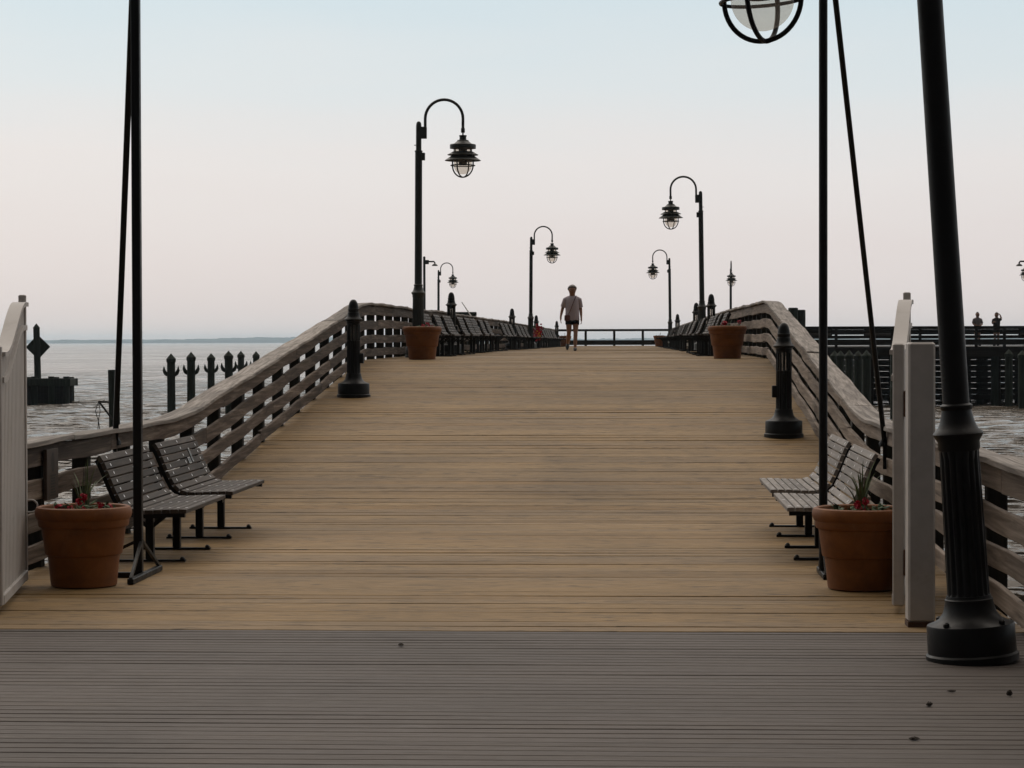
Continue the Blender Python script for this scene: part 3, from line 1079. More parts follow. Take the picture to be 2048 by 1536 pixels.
# ------------------------------------------------------------------ notice board on the left rail
sg = thing('notice_board', 'small brown notice board with faded emblem and lettering on the left railing', 'sign', (-4.375, 17.13, 0.70))
mb = MB(); mb.cbox((0, 0, 0), (0.03, 0.34, 0.38), 0.004); mb.build('board', M['board'], sg)
mb = MB()
for k in range(28):
    a0, a1 = 2 * PI * k / 28, 2 * PI * (k + 1) / 28
    mb.add([(0.017, 0.035 * math.cos(a0), 0.09 + 0.075 * math.sin(a0)), (0.017, 0.035 * math.cos(a1), 0.09 + 0.075 * math.sin(a1)),
            (0.017, 0.020 * math.cos(a1), 0.09 + 0.055 * math.sin(a1)), (0.017, 0.020 * math.cos(a0), 0.09 + 0.055 * math.sin(a0))], [(0, 1, 2, 3)])
mb.build('emblem', M['ink'], sg)
mb = MB()
rd = random.Random(5)
for row in range(8):
    z = -0.005 - row * 0.021
    y = -0.06 - rd.uniform(0, 0.02)
    while y < 0.06:
        w = rd.uniform(0.012, 0.028)
        mb.add([(0.017, y, z), (0.017, y + w, z), (0.017, y + w, z - 0.011), (0.017, y, z - 0.011)], [(0, 1, 2, 3)])
        y += w + 0.007
mb.build('lettering', M['ink'], sg)

# ------------------------------------------------------------------ things in the water
def pile(label, X, d, ztop, r, group, horns=True, lean=0.0, pointed=True, body='pile'):
    root = thing('mooring_pile', label, 'pile', (X, at(d, X), WATER), 0, group)
    H = ztop - WATER
    mb = MB()
    ch = 0.21 if pointed else 0.0
    mb.lathe([(r * 1.02, -0.8), (r, 0.0), (r * 0.98, H * 0.5), (r * 0.97, H - ch - 0.02)], seg=18)
    mb.build('shaft', M[body], root)
    mb = MB()
    if pointed:
        mb.lathe([(r * 1.0, H - ch - 0.14), (r * 1.13, H - ch - 0.12), (r * 1.15, H - ch), (0.01, H)], seg=18)
    else:
        mb.lathe([(r * 0.97, H - 0.02), (r * 0.9, H)], seg=18)
    mb.build('cap', M['pile'], root)
    if horns:
        for sx in (-1, 1):
            mb = MB()
            zz = H - 0.86
            mb.tube([(sx * r * 0.85, 0, zz), (sx * (r + 0.06), 0, zz + 0.09), (sx * (r + 0.115), 0, zz + 0.20), (sx * (r + 0.12), 0, zz + 0.36)],
                    [0.060, 0.080, 0.062, 0.012], 8)
            mb.build('horn_cleat', M['pile'], root)
    root.rotation_euler = (0, R(lean), 0)
    return root


MG = 'pointed mooring piles in the water left of the ramp'
for lab, x, s_, zt, r_ in [('pointed mooring pile with horn cleats, leftmost of the six left of the ramp', 345, 51, 1.25, .165),
                           ('second pointed horned pile from the left of the six by the ramp', 384.5, 51, 1.31, .165),
                           ('third pointed horned pile from the left, its foot seen in the water', 424, 43.5, 1.18, .17),
                           ('fourth pointed horned pile from the left, the highest of the six', 460.5, 48, 1.33, .175),
                           ('fifth pointed horned pile from the left, close beside the fourth', 485, 40, 1.25, .165),
                           ('rightmost of the six pointed piles, half hidden by the ramp railing', 514, 39, 1.22, .165)]:
    pile(lab, (x - 1263) / s_, 4600 / s_, zt, r_, MG, lean=random.uniform(-.6, .6))

np_ = pile('thick blunt pile close behind the left near railing, with a bracket and dangling line', -15.15, 67.6, 0.89, .165, None, horns=False, lean=-1.0, pointed=False)
mb = MB(); mb.bar((-0.10, -0.17, 1.25), (-0.42, -0.17, 1.28), 0.05); mb.bar((-0.40, -0.17, 1.26), (-0.02, -0.17, 0.75), 0.05); mb.build('bracket', M['rope'], np_)
mb = MB()
mb.tube([(-0.42, -0.17, 1.28), (-0.52, -0.17, 1.0), (-0.44, -0.17, 0.72), (-0.40, -0.17, 0.45)], 0.012, 6)
mb.tube([(-0.42, -0.17, 1.28), (-0.38, -0.17, 1.0), (-0.44, -0.17, 0.72), (-0.46, -0.17, 0.4)], 0.012, 6)
mb.build('line', M['rope'], np_)

# cluster with the day mark
dy = at(110.3, -28.5)
dm = thing('pile_dolphin', 'dark square pile cluster in the water carrying the diamond marker', 'pile cluster', (-28.72, dy, WATER))
for i, px in enumerate([-1.75, -0.52, 0.17, 0.99, 1.72]):
    mb = MB(); mb.lathe([(0.17, -0.8), (0.165, 0), (0.15, 1.38)], (px, -0.05, 0), 16); mb.build('pile', M['pile'], dm)
for i, px in enumerate([-1.75, -0.3, 1.0, 1.72]):
    mb = MB(); mb.lathe([(0.17, -0.8), (0.165, 0), (0.15, 1.34)], (px, 0.85, 0), 12); mb.build('pile', M['pile'], dm)
mb = MB(); mb.cbox((0, -0.30, 1.10), (4.0, 0.22, 0.36), 0.02); mb.cbox((0, 1.02, 1.10), (4.0, 0.2, 0.36), 0.02)
mb.cbox((-1.98, 0.36, 1.10), (0.2, 1.1, 0.34), 0.02); mb.cbox((1.88, 0.36, 1.10), (0.2, 1.1, 0.34), 0.02); mb.build('waler', M['pile'], dm)
mb = MB()
for i in range(25):
    mb.box((-1.78 + i * 0.152, 0.14, 0.2), (0.146, 0.06, 2.0))
mb.build('sheeting', M['dock'], dm)
mk = thing('diamond_marker', 'diamond shaped day mark seen from behind on a pointed post above the pile cluster', 'marker', (-28.50, dy + 0.42, WATER + 1.0))
mb = MB(); mb.lathe([(0.165, -1.6), (0.165, 0), (0.155, 2.66), (0.168, 2.68), (0.165, 2.72), (0.01, 2.92)], seg=16); mb.build('post', M['pile'], mk)
mb = MB()
h = 0.60
mb.add([(0, 0.18, 1.79 - h), (h, 0.18, 1.79), (0, 0.18, 1.79 + h), (-h, 0.18, 1.79), (0, 0.205, 1.79 - h), (h, 0.205, 1.79), (0, 0.205, 1.79 + h), (-h, 0.205, 1.79)],
       [(0, 1, 2, 3), (7, 6, 5, 4), (0, 4, 5, 1), (1, 5, 6, 2), (2, 6, 7, 3), (3, 7, 4, 0)])
mb.build('diamond_panel', M['pile'], mk)
mk.rotation_euler = (0, R(-1.2), 0)

# ropes over the water
for lab, a, b in [('thin slack rope from the blunt pile towards the pile cluster', (-15.5, 67.0, 0.0), (-26.3, 107.5, -0.6))]:
    mb = MB()
    a, b = Vector(a), Vector(b)
    mb.tube([a.lerp(b, t / 14) - Vector((0, 0, 0.5 * math.sin(PI * t / 14))) for t in range(15)], 0.010, 6)
    tag(mb.build('mooring_rope', M['rope']), lab, 'rope')

# taller pile clusters beside the crest
pc = thing('pile_cluster', 'pair of tall blunt piles rising behind the right railing at the crest', 'pile cluster', (6.45, at(92, 6.45), WATER))
for (px, py, h_) in [(0, 0, 4.30), (0.32, 0.3, 4.22), (-0.36, 0.2, 4.16)]:
    mb = MB(); mb.lathe([(0.21, -.8), (0.2, 0), (0.195, h_), (0.15, h_ + 0.02)], (px, py, 0), 16); mb.build('pile', M['pile'], pc)
pc2 = thing('pile_cluster', 'flat topped timber pile bent just above the left railing behind the first bollard', 'pile cluster', (-6.75, at(92, -6.75), WATER))
for px in (-0.5, 0.35):
    mb = MB(); mb.lathe([(0.17, -.8), (0.16, 0), (0.15, 4.02)], (px, 0, 0), 14); mb.build('pile', M['pile'], pc2)
mb = MB(); mb.cbox((-0.05, 0, 4.10), (1.25, 0.3, 0.16), 0.02); mb.build('cap_beam', M['pile'], pc2)

# ------------------------------------------------------------------ side pier on the right
Y0 = 104.0
fp = thing('side_pier', 'dark timber side pier running off to the right with a plank railing', 'pier', (2.8, Y0, WATER))
ZD = 1.40 - WATER
mb = MB()
for i in range(60):
    mb.box((16.6, 0.30 + i * 0.5, ZD - 0.035), (33.2, 0.485, 0.07))
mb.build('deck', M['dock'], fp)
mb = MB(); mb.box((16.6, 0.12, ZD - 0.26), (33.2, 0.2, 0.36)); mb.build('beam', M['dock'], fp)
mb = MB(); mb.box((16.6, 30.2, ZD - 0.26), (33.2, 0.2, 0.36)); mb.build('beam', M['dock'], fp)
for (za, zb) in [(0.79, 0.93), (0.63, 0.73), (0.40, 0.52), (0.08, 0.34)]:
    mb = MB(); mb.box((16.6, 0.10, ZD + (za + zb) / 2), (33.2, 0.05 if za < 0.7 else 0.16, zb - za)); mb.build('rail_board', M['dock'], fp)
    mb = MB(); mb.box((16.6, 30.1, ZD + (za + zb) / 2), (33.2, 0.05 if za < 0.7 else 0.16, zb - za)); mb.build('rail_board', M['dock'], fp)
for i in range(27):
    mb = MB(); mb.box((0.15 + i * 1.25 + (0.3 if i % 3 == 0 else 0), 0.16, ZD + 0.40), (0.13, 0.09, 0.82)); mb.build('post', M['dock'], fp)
for i in range(18):
    for k in range(2):
        mb = MB()
        mb.lathe([(0.16, -0.9), (0.16, ZD - 0.4)], (0.4 + i * 1.9, 0.9 + k * 25, 0), 10)
        mb.build('support_pile', M['dock'], fp)
mb = MB()
for k in range(8):
    mb.box((16.6, 1.5 + 0.02 * (k % 2), 0.42 + k * 0.262), (33.2, 0.08, 0.248))
for i in range(24):
    mb.box((0.5 + i * 1.42, 1.62, 1.1), (0.2, 0.16, 2.3))
mb.build('wave_screen', M['dock'], fp)

for lab, X in [('dark solid bench back on the side pier left of its bright railing gap', 8.2), ('dark bench back on the side pier beside the slanting strut', 11.3),
               ('dark bench back on the side pier right of the two people', 18.2), ('dark bench back at the left start of the side pier', 6.4)]:
    copy_tree(protoL, (X, Y0 + 0.95, 1.41), PI / 2, lab, 'benches on the side pier')

SG = 'pointed fender piles along the side pier'
lst = [('first', 1668, 47, 704), ('second', 1679.5, 48, 704), ('third', 1698, 50, 703), ('fourth', 1715, 51, 704), ('fifth', 1732.5, 52, 703)]
for o_, x, s_, yt in lst:
    pile(f'{o_} from the left of five pointed piles between the two right poles', (x - 1263) / s_, 4600 / s_, 1.69 - (yt - 684) / s_, .165, SG, horns=False, lean=random.uniform(-.5, .5))
lst = [('first', 1934, 43.0, 700, .15), ('second', 1958, 43.8, 700, .16), ('third', 1987.5, 44.4, 701, .17), ('fourth', 2016, 45, 702, .175), ('fifth', 2043, 47, 704, .18)]
for o_, x, s_, yt, r_ in lst:
    pile(f'{o_} pointed pile to the right of the tall leaning lamp post', (x - 1263) / s_, 4600 / s_, 1.69 - (yt - 684) / s_, r_, SG, horns=False, lean=random.uniform(-.5, .5))
pile('dark pile in the water just left of the white gate post', (1790 - 1263) / 56, 4600 / 56, 1.2, .2, SG, horns=False, pointed=False)

# left platform carrying the far lamps
lp = thing('side_platform', 'low dark timber platform off the far left of the pier under the small lamp', 'platform', (-9.6, 128.5, WATER))
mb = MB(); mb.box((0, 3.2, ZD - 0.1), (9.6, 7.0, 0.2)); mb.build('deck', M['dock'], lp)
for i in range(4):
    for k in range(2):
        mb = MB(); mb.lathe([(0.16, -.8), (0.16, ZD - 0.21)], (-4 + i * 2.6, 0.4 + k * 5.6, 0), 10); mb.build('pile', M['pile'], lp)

# fishing rods leaning on rails
for lab, a, b in [('pale fishing rod leaning over the left railing beyond the first bollard', (-4.25, 63.2, zd(63) + 0.72), (-4.72, 64.0, zd(63) + 1.36)),
                  ('thin far rod leaning on the left railing near the walking person', (-4.30, 112.0, zd(110) + 0.75), (-4.75, 112.2, zd(110) + 1.18)),
                  ('thin far rod leaning on the right railing beside the small bollard', (2.15, 92.6, zd(92) + 0.75), (2.62, 92.8, zd(92) + 1.25))]:
    mb = MB(); mb.tube([a, Vector(a).lerp(Vector(b), .5), b], [0.022, 0.018, 0.012], 8)
    tag(mb.build('fishing_rod', M['pale']), lab, 'fishing rod')

# bits on the deck
for i, (lab, X, d, sx, sy, sz) in enumerate([
        ('tiny dark dry leaf alone in the middle of the grey boards', -1.28, 12.75, .016, .02, .014),
        ('dark curled leaf low on the grey boards towards the bottom right', 1.19, 9.70, .024, .014, .012),
        ('dark leaf on the grey boards below the lamp post base', 1.53, 11.02, .022, .014, .010),
        ('round dark seed pod on the boards right of the lamp base', 1.79, 10.9, .015, .015, .026),
        ('small dark seed pod sitting on a gap between grey boards', 1.37, 10.6, .016, .016, .018)]):
    rd = random.Random(60 + i)
    mb = MB()
    n = 12
    rings = []
    for zf_, rf in ((0, .6), (.35, 1), (.75, .8), (1, .25)):
        rings.append([(sx * rf * math.cos(2 * PI * k / n) * rd.uniform(.7, 1.2), sy * rf * math.sin(2 * PI * k / n) * rd.uniform(.7, 1.2), zf_ * sz * rd.uniform(.8, 1.2)) for k in range(n)])
    mb.loft(rings)
    o = tag(mb.build('dry_leaf', M['debris'], None, (X, at(d, X), 0.004)), lab, 'dry leaf', 'bits lying on the boards')
    o.rotation_euler = (0, 0, rd.uniform(-0.5, 0.5))

# ------------------------------------------------------------------ people
def skin_mesh(verts, edges, radii, name, mat, parent, root_i=0, sub=2):
    bm = bmesh.new()
    lay = bm.verts.layers.skin.new()
    bv = [bm.verts.new(v) for v in verts]
    for v, r_ in zip(bv, radii):
        v[lay].radius = r_ if isinstance(r_, (tuple, list)) else (r_, r_)
    bv[root_i][lay].use_root = True
    for a, b in edges:
        bm.edges.new((bv[a], bv[b]))
    me = bpy.data.meshes.new(name)
    bm.to_mesh(me)
    bm.free()
    tmp = bpy.data.objects.new('tmp', me)
    COL.objects.link(tmp)
    sk = tmp.modifiers.new('skin', 'SKIN')
    sk.use_smooth_shade = True
    sb = tmp.modifiers.new('sub', 'SUBSURF')
    sb.levels = sub
    sb.render_levels = sub
    dg = bpy.context.evaluated_depsgraph_get()
    me2 = bpy.data.meshes.new_from_object(tmp.evaluated_get(dg))
    bpy.data.objects.remove(tmp)
    me2.name = name
    me2.materials.clear()
    me2.materials.append(mat)
    me2.polygons.foreach_set('use_smooth', [True] * len(me2.polygons))
    o = bpy.data.objects.new(name, me2)
    COL.objects.link(o)
    o.parent = parent
    return o


def person(label, loc, rz, pose, shirt, hair, hairvol=1.0, bag=False, scale=1.0):
    """Faces -y. pose gives elbows, wrists, knees, ankles, toes for sides r (-x) and l (+x)."""
    root = thing('person', label, 'person', loc, rz)
    root.scale = (scale,) * 3
    V, E, Rr = [], [], []
    def add(p, r_, par=None):
        V.append(p); Rr.append(r_ if isinstance(r_, tuple) or r_ < 0.03 else r_ * 1.12)
        if par is not None: E.append((par, len(V) - 1))
        return len(V) - 1
    pel = add((0, 0, 0.86), (0.135, 0.105))
    sp_ = add((0, 0, 1.05), (0.125, 0.095), pel)
    ch = add((0, 0, 1.24), (0.140, 0.100), sp_)
    uc = add((0, 0.01, 1.345), (0.095, 0.07), ch)
    nk = add((0, 0.005, 1.41), 0.052, uc)
    hb = add((0, -0.020, 1.475), (0.076, 0.086), nk)
    hd = add((0, -0.012, 1.552), (0.118, 0.122), hb)
    cr = add((0, -0.004, 1.620), (0.088, 0.098), hd)
    for sd, k in ((-1, 'r'), (1, 'l')):
        el, wr, kn, an = pose['el_' + k], pose['wr_' + k], pose['kn_' + k], pose['an_' + k]
        sh = add((sd * 0.150, 0.005, 1.335), 0.052, uc)
        ua = add(tuple(Vector((sd * 0.165, 0.005, 1.30)).lerp(Vector(el), 0.4)), 0.046, sh)
        e = add(el, 0.038, ua)
        fa = add(tuple(Vector(el).lerp(Vector(wr), 0.35)), 0.037, e)
        w = add(wr, 0.025, fa)
        dv = Vector(pose.get('hd_' + k, (0, -0.15, -1))).normalized()
        sx = Vector((1, 0, 0)) if abs(dv.x) < 0.8 else Vector((0, 0, 1))
        lat = dv.cross(sx).normalized()
        pm = Vector(wr) + dv * 0.075
        palm = add(tuple(pm), (0.030, 0.030), w)
        for f, (o_, ln) in enumerate(((-0.027, 0.062), (-0.009, 0.074), (0.009, 0.070), (0.027, 0.054))):
            b0_ = add(tuple(pm + lat * o_ + dv * 0.022), 0.0095, palm)
            m0 = add(tuple(pm + lat * o_ * 1.1 + dv * (0.022 + ln * 0.55)), 0.0088, b0_)
            add(tuple(pm + lat * o_ * 1.1 + dv * (0.022 + ln) + sx * (-sd * 0.014)), 0.0075, m0)
        t0 = add(tuple(Vector(wr) + dv * 0.045 + lat * -0.038), 0.011, w)
        add(tuple(Vector(wr) + dv * 0.090 + lat * -0.058), 0.0085, t0)
        hp = add((sd * 0.085, 0, 0.80), (0.088, 0.090), pel)
        th = add(tuple(Vector((sd * 0.085, 0, 0.80)).lerp(Vector(kn), 0.5)), 0.070, hp)
        k_ = add(kn, 0.050, th)
        ca = add(tuple(Vector(kn).lerp(Vector(an), 0.35) + Vector((0, 0.012, 0))), 0.052, k_)
        a_ = add(an, 0.033, ca)
        add(pose['to_' + k], 0.028, a_)
    add((0, -0.112, 1.535), 0.016, hd)       # nose
    for sd in (-1, 1):
        add((sd * 0.092, 0.005, 1.54), 0.020, hd)   # ears
    body = skin_mesh(V, E, Rr, 'body', M['skin'], root)
    from mathutils.bvhtree import BVHTree
    bv = BVHTree.FromPolygons([v.co for v in body.data.vertices], [p.vertices for p in body.data.polygons])
    for ex, ez, sx_, sz_, nm_, mt_ in ((-0.030, 1.560, .012, .007, 'eye', M['ink']), (0.030, 1.560, .012, .007, 'eye', M['ink']), (0, 1.487, .022, .005, 'mouth', M['bag'])):
        hit = bv.ray_cast(Vector((ex, -0.5, ez)), Vector((0, 1, 0)))[0] or Vector((ex, -0.09, ez))
        mb = MB()
        mb.loft([ell(hit.x, hit.y, hit.z - sz_, sx_ * .3, .003, 8), ell(hit.x, hit.y, hit.z - sz_ * .5, sx_, .005, 8), ell(hit.x, hit.y, hit.z + sz_ * .5, sx_, .005, 8), ell(hit.x, hit.y, hit.z + sz_, sx_ * .3, .003, 8)])
        mb.build(nm_, mt_, root)
    # shirt
    mb = MB()
    n = 28
    rings = []
    for z, a, b, cy in [(1.425, .062, .056, 0.004), (1.405, .078, .066, .004), (1.385, .125, .082, .006), (1.345, .178, .100, .005), (1.28, .186, .118, 0),
                        (1.16, .178, .128, -.004), (1.02, .172, .130, -.006), (0.90, .176, .136, -.006), (0.80, .182, .142, -.006), (0.785, .180, .140, -.006)]:
        rr = ell(0, cy, z, a, b, n)
        rings.append([(x, y, zz + (0.008 * math.sin(5 * math.atan2(y, x)) if z < 0.95 else 0)) for x, y, zz in rr])
    mb.loft(rings, 0, True, False)
    for sd, k in ((-1, 'r'), (1, 'l')):
        el = Vector(pose['el_' + k])
        s0 = Vector((sd * 0.125, 0.005, 1.325))
        s1 = Vector((sd * 0.168, 0.005, 1.30))
        e_ = s1.lerp(el, 0.82)
        mb.tube([s0, s1, s1.lerp(e_, .5), e_], [0.060, 0.072, 0.070, 0.068], 16, cap=False)
    mb.build('shirt', shirt, root)
    mb = MB()
    mb.loft([ell(0, 0, 0.93, .150, .118, n), ell(0, 0, 0.84, .160, .124, n), ell(0, 0, 0.765, .163, .122, n)], 0, True, True)
    for sd, k in ((-1, 'r'), (1, 'l')):
        kn = Vector(pose['kn_' + k])
        h0 = Vector((sd * 0.083, 0, 0.80))
        h1 = h0.lerp(kn, 0.36)
        mb.tube([h0, h0.lerp(h1, .5), h1], [0.092, 0.094, 0.093], 18, cap=True)
    mb.build('shorts', M['shorts'], root)
    # hair
    mb = MB()
    rd = random.Random(3)
    rings = []
    for j in range(11):
        t = j / 10
        rr = []
        for k in range(30):
            a = 2 * PI * k / 30
            fr = max(0.0, -math.sin(a))                    # 1 at the face
            lim = 0.62 - 0.27 * smooth((fr - 0.25) / 0.5)  # hairline rises over the face
            ph = PI * (0.02 + (lim - 0.02) * t)
            q = 1 + (0.03 * math.sin(5 * a + 1.3 * j) + rd.uniform(-.05, .05)) * (0.4 + 0.6 * hairvol)
            hug = 1.0 - 0.10 * smooth((t - 0.7) / 0.3)
            x = 0.092 * hairvol * math.sin(ph) * math.cos(a) * q * hug
            y = 0.000 + 0.104 * hairvol * math.sin(ph) * math.sin(a) * q * hug
            z = 1.572 + 0.100 * math.cos(ph) * q * (0.9 + 0.12 * hairvol)
            rr.append((x, y, z))
        rings.append(rr)
    mb.loft(rings[::-1], 0, True, False)
    mb.add(rings[0], [tuple(range(30))], 0)
    mb.build('hair', hair, root)
    for k in ('r', 'l'):
        an, to = Vector(pose['an_' + k]), Vector(pose['to_' + k])
        mb = MB()
        d = to - an
        fw = Vector((d.x, d.y, d.z))
        pts = [an + Vector((0, 0.02, 0.015)) - fw * 0.15, an - fw * 0.12 + Vector((0, 0, -0.035)), an + fw * 0.35 + Vector((0, 0, -0.012)), an + fw * 0.8, an + fw * 1.15]
        mb.tube(pts, [0.034, 0.046, 0.046, 0.042, 0.022], 14)
        mb.build('shoe', M['shoe'], root)
    if bag:
        mb = MB()
        mb.tube([(0.10, -0.055, 1.40), (0.055, -0.118, 1.30), (0.0, -0.146, 1.16), (-0.06, -0.150, 1.0), (-0.12, -0.132, 0.90)], 0.008, 6)
        mb.tube([(0.10, -0.055, 1.40), (0.10, 0.06, 1.39), (0.03, 0.14, 1.2), (-0.12, 0.11, 0.92)], 0.008, 6)
        mb.build('bag_strap', M['bag'], root)
        mb = MB(); mb.cbox((-0.13, -0.13, 0.84), (0.14, 0.06, 0.15), 0.02); mb.build('shoulder_bag', M['bag'], root)
    return root


walk = dict(el_r=(-0.245, 0.06, 1.085), wr_r=(-0.292, -0.03, 0.875), el_l=(0.212, 0.05, 1.07), wr_l=(0.226, -0.04, 0.85),
            hd_r=(0.02, -.2, -1), hd_l=(0.0, -.2, -1),
            kn_r=(-0.085, -0.02, 0.46), an_r=(-0.122, 0.22, 0.20), to_r=(-0.128, 0.13, 0.07),
            kn_l=(0.082, -0.10, 0.46), an_l=(0.068, -0.15, 0.085), to_l=(0.070, -0.32, 0.045))
yp = at(58.2, -1.5)
person('person with grey hair in a pale shirt and dark shorts walking towards the viewer', (-1.49, yp, zd(yp)), 0.03, walk, M['shirt'], M['hair_grey'], 1.27, True, 1.005)
akimbo = dict(walk, el_r=(-0.235, -0.03, 1.09), wr_r=(-0.14, -0.16, 1.02), el_l=(0.235, -0.03, 1.09), wr_l=(0.14, -0.16, 1.02), hd_r=(1, -.1, -.1), hd_l=(-1, -.1, -.1),
              kn_r=(-0.085, -0.01, 0.46), an_r=(-0.09, 0, 0.085), to_r=(-0.1, -0.16, 0.045), kn_l=(0.085, -0.01, 0.46), an_l=(0.09, 0.0, 0.085), to_l=(0.1, -0.16, 0.045))
person('person in a grey shirt with folded arms behind the side pier railing', (16.2, at(108, 16.2), 1.41), 0.2, akimbo, M['shirt_grey'], M['hair_dark'], 0.9, False, 0.96)
raised = dict(akimbo, el_l=(0.24, 0.02, 1.36), wr_l=(0.16, 0.0, 1.58), hd_l=(-1, 0, .3), el_r=(-0.17, -.08, 1.10), wr_r=(-0.10, -.2, 1.2))
person('person in dark clothes lifting one arm to the head behind the side pier railing', (17.1, at(108, 17.1), 1.41), -0.5, raised, M['shirt_dark'], M['hair_dark'], 1.05, False, 0.95)

# ------------------------------------------------------------------ water and far shore
def water():
    rads = [5.0]
    while rads[-1] < 8600:
        rads.append(rads[-1] * ((1.012 if rads[-1] < 22 else 1.0032 if rads[-1] < 330 else 1.006) if rads[-1] < 1500 else 1.03))
    rads = np.array(rads)
    ang = np.concatenate([np.linspace(-100, -24, 40)[:-1], np.linspace(-24, 20, 430)[:-1], np.linspace(20, 100, 42)])
    th = np.radians(ang)
    Rg, Tg = np.meshgrid(rads, th, indexing='ij')
    X, Y = Rg * np.sin(Tg), Rg * np.cos(Tg)
    Z = np.zeros_like(X)
    step = np.maximum(Rg * 0.0034, Rg * np.radians(44 / 430) * 0.6)
    r_ = np.random.default_rng(5)
    for i in range(90):
        lam = 0.5 * (3.0 / 0.5) ** r_.random()
        dr = R(192) + r_.normal(0, 0.42)
        a = 0.0120 * lam ** 0.9 * r_.uniform(0.5, 1.0)
        k = 2 * PI / lam
        ph = r_.uniform(0, 2 * PI)
        arg = k * (X * math.sin(dr) + Y * math.cos(dr)) + ph + 0.35 * np.sin(0.21 * X + 0.17 * Y + i)
        fade = np.clip((lam / step - 2.5) / 3.0, 0, 1)
        s = np.sin(arg)
        Z += a * fade * (s + 0.22 * np.cos(2 * arg))
    Z += WATER
    nr, na = X.shape
    co = np.stack([X, Y, Z], -1).reshape(-1, 3)
    i = np.arange((nr - 1) * (na - 1))
    rr, cc = i // (na - 1), i % (na - 1)
    a = rr * na + cc
    quads = np.stack([a, a + 1, a + na + 1, a + na], -1)[:, ::-1]
    me = bpy.data.meshes.new('sea')
    me.vertices.add(len(co))
    me.vertices.foreach_set('co', co.astype(np.float32).ravel())
    me.loops.add(quads.size)
    me.loops.foreach_set('vertex_index', quads.astype(np.int32).ravel())
    me.polygons.add(len(quads))
    me.polygons.foreach_set('loop_start', (np.arange(len(quads)) * 4).astype(np.int32))
    me.polygons.foreach_set('use_smooth', np.ones(len(quads), dtype=bool))
    me.update(calc_edges=True)
    me.materials.append(M['water'])
    o = bpy.data.objects.new('water', me)
    COL.objects.link(o)
    tag(o, 'choppy grey sea on both sides of the pier', None, None, 'structure')


water()

mb = MB()
xs = np.arange(-4200, 3600, 9.0)
hs = []
for x in xs:
    b = 13.0 + 4.5 * math.exp(-((x + 1130) / 330) ** 2) + 1.5 * math.sin(x / 210 + 1) + 1.1 * math.sin(x / 77)
    if -2000 < x and x > -480: b -= 1.5
    hs.append(b + random.gauss(0, 1.0) + 1.1 * math.sin(x / 19))
vs, fs = [], []
for x, h_ in zip(xs, hs):
    vs += [(x, 7900, WATER - 0.5), (x, 7905, WATER + h_ * 0.55), (x, 7930, WATER + h_), (x, 8150, WATER + h_ * 0.95), (x, 8250, WATER - 0.5)]
for i in range(len(xs) - 1):
    for k in range(4):
        fs.append((i * 5 + k, i * 5 + 5 + k, i * 5 + 6 + k, i * 5 + k + 1))
mb.add(vs, fs)
tag(mb.build('hills', M['land']), 'low hazy blue wooded shore along the horizon', None, None, 'structure')
for i, (hx, hw) in enumerate([(-1010, 14), (-985, 10), (-700, 16), (-610, 12), (-560, 20), (-395, 14), (-250, 14), (-60, 16), (25, 12)]):
    hs_ = thing('shore_house', 'tiny white house on the hazy far shore', 'house', (hx, 7880, WATER), 0, 'white houses on the far shore')
    mb = MB(); mb.box((0, 0, 2.4), (hw, 8, 4.8)); mb.build('wall', M['wall'], hs_)
    mb = MB()
    w_ = hw / 2 + .5
    mb.add([(-w_, -4.5, 4.8), (w_, -4.5, 4.8), (w_, 4.5, 4.8), (-w_, 4.5, 4.8), (-w_, 0, 7), (w_, 0, 7)], [(0, 1, 5, 4), (2, 3, 4, 5), (0, 4, 3), (1, 2, 5), (3, 2, 1, 0)])
    mb.build('roof', M['shingle'], hs_)

# ------------------------------------------------------------------ air
hz = MB()
hz.box((0, 4000, 12.2), (17400, 9400, 29.4))
hm = bpy.data.materials.new('pale_air')
hm.use_nodes = True
ht = hm.node_tree
for nd in list(ht.nodes):
    if nd.type == 'BSDF_PRINCIPLED':
        ht.nodes.remove(nd)
pv = ht.nodes.new('ShaderNodeVolumePrincipled')
pv.inputs['Color'].default_value = (0.73, 0.885, 0.985, 1)
pv.inputs['Density'].default_value = 1.25e-4
pv.inputs['Anisotropy'].default_value = 0.8
ht.links.new(pv.outputs[0], [n for n in ht.nodes if n.type == 'OUTPUT_MATERIAL'][0].inputs['Volume'])
hob = hz.build('haze', hm)
tag(hob, 'thin pale sea haze', None, None, 'stuff')

# ------------------------------------------------------------------ world, sun
SUN_AZ, SUN_EL = R(-38), R(34)      # ahead of the viewer, to the left, behind thin overcast
w = bpy.data.worlds.new('World')
SC.world = w
w.use_nodes = True
t = w.node_tree
bg = t.nodes['Background']
sky = t.nodes.new('ShaderNodeTexSky')
sky.sky_type = 'NISHITA'
sky.sun_disc = False
sky.sun_elevation = SUN_EL
sky.sun_rotation = SUN_AZ
sky.dust_density = 3.0
sky.air_density = 1.0
tc = t.nodes.new('ShaderNodeTexCoord')
sx = t.nodes.new('ShaderNodeSeparateXYZ')
t.links.new(tc.outputs['Generated'], sx.inputs[0])
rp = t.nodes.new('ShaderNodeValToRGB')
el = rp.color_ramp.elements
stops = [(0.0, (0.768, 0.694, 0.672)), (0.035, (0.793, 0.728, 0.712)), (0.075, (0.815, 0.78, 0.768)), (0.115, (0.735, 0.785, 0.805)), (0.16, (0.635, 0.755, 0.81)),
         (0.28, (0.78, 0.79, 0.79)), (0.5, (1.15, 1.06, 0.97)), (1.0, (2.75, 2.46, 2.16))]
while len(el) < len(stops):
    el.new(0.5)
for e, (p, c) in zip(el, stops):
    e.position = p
    e.color = (*c, 1)
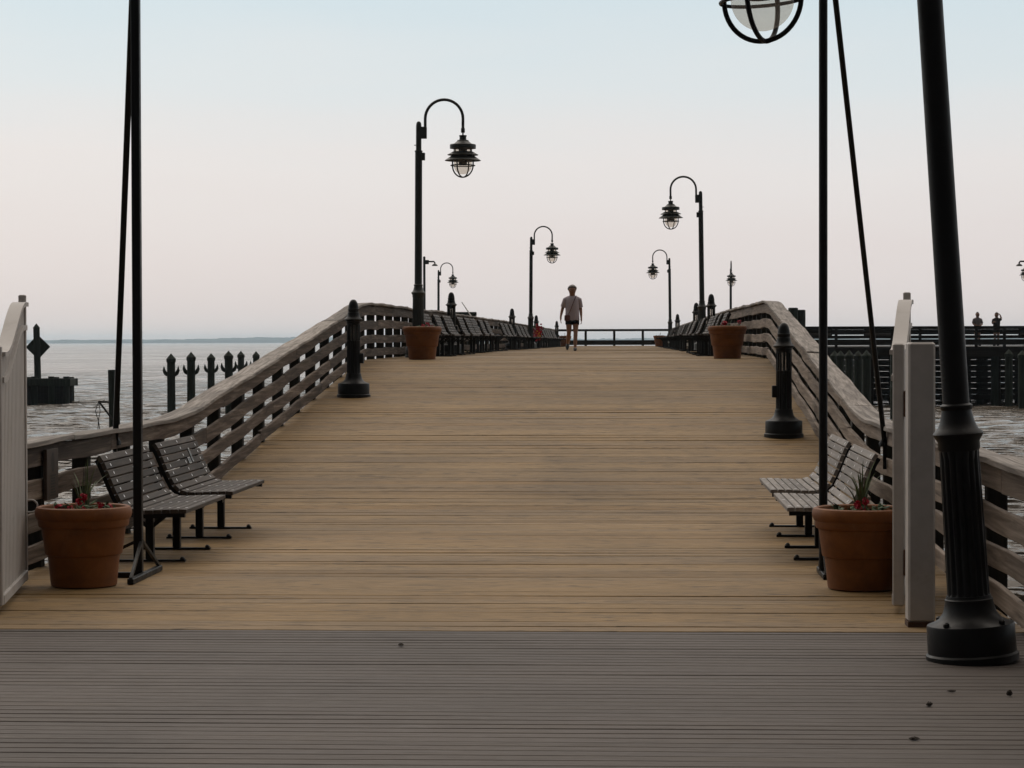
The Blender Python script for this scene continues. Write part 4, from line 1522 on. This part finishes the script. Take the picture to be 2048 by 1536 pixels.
# uneven thin overcast: nudges the height at which the tones change
nz = t.nodes.new('ShaderNodeTexNoise')
nz.inputs['Scale'].default_value = 5.0
nz.inputs['Detail'].default_value = 4
mpw = t.nodes.new('ShaderNodeMapping')
mpw.inputs['Scale'].default_value = (1, 1, 6)
t.links.new(tc.outputs['Generated'], mpw.inputs['Vector'])
t.links.new(mpw.outputs[0], nz.inputs['Vector'])
mw2 = t.nodes.new('ShaderNodeMath')
mw2.operation = 'MULTIPLY_ADD'
mw2.inputs[1].default_value = 0.05
mw2.inputs[2].default_value = -0.025
t.links.new(nz.outputs['Fac'], mw2.inputs[0])
mw3 = t.nodes.new('ShaderNodeMath')
mw3.operation = 'ADD'
t.links.new(mw2.outputs[0], mw3.inputs[0])
t.links.new(sx.outputs['Z'], mw3.inputs[1])
t.links.new(mw3.outputs[0], rp.inputs['Fac'])
# the overcast is bright ahead (sun side) and dull behind
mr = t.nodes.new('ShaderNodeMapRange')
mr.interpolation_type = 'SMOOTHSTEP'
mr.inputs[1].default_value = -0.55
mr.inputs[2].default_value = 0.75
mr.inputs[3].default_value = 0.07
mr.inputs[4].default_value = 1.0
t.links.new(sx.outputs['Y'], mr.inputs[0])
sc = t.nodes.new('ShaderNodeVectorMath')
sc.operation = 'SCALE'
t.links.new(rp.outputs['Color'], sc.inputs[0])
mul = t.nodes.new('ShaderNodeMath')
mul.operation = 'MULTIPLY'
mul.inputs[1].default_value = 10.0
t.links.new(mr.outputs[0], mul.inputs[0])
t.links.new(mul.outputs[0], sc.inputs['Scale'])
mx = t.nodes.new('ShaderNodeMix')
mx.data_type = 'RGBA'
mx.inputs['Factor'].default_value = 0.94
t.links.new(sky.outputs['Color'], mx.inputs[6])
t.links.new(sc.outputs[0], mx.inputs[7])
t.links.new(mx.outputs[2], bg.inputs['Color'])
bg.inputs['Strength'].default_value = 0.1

sl = bpy.data.lights.new('sun', 'SUN')
sl.energy = 0.35
sl.angle = R(45)
sl.color = (1.0, 0.94, 0.86)
so = bpy.data.objects.new('sun', sl)
COL.objects.link(so)
sd = Vector((math.sin(SUN_AZ) * math.cos(SUN_EL), math.cos(SUN_AZ) * math.cos(SUN_EL), math.sin(SUN_EL)))
so.rotation_euler = (-sd).to_track_quat('-Z', 'Y').to_euler()
so.location = (0, 0, 20)

# ------------------------------------------------------------------ camera
F = 4600.0
cam = bpy.data.cameras.new('camera')
cam.sensor_width = 36.0
cam.lens = 36.0 * F / 2048
cam.clip_start = 0.1
cam.clip_end = 30000
co = bpy.data.objects.new('camera', cam)
COL.objects.link(co)
yaw, pitch, roll = math.atan(239 / F), math.atan((768 - 682.9) / F), 0.0025
fw = Vector((-math.sin(yaw) * math.cos(pitch), math.cos(yaw) * math.cos(pitch), -math.sin(pitch)))
rt = fw.cross(Vector((0, 0, 1))).normalized()
up = rt.cross(fw)
rt2 = rt * math.cos(roll) - up * math.sin(roll)
up2 = up * math.cos(roll) + rt * math.sin(roll)
mw = Matrix(((rt2.x, up2.x, -fw.x, 0), (rt2.y, up2.y, -fw.y, 0), (rt2.z, up2.z, -fw.z, 1.69), (0, 0, 0, 1)))
co.matrix_world = mw
SC.camera = co

vs_ = SC.view_settings
SC.display_settings.display_device = 'sRGB'
vs_.view_transform = 'Standard'
vs_.look = 'None'
vs_.exposure = 0.0
vs_.gamma = 1.0
SC.cycles.max_bounces = 8
SC.cycles.transparent_max_bounces = 12
SC.cycles.volume_bounces = 1
SC.cycles.use_denoising = True
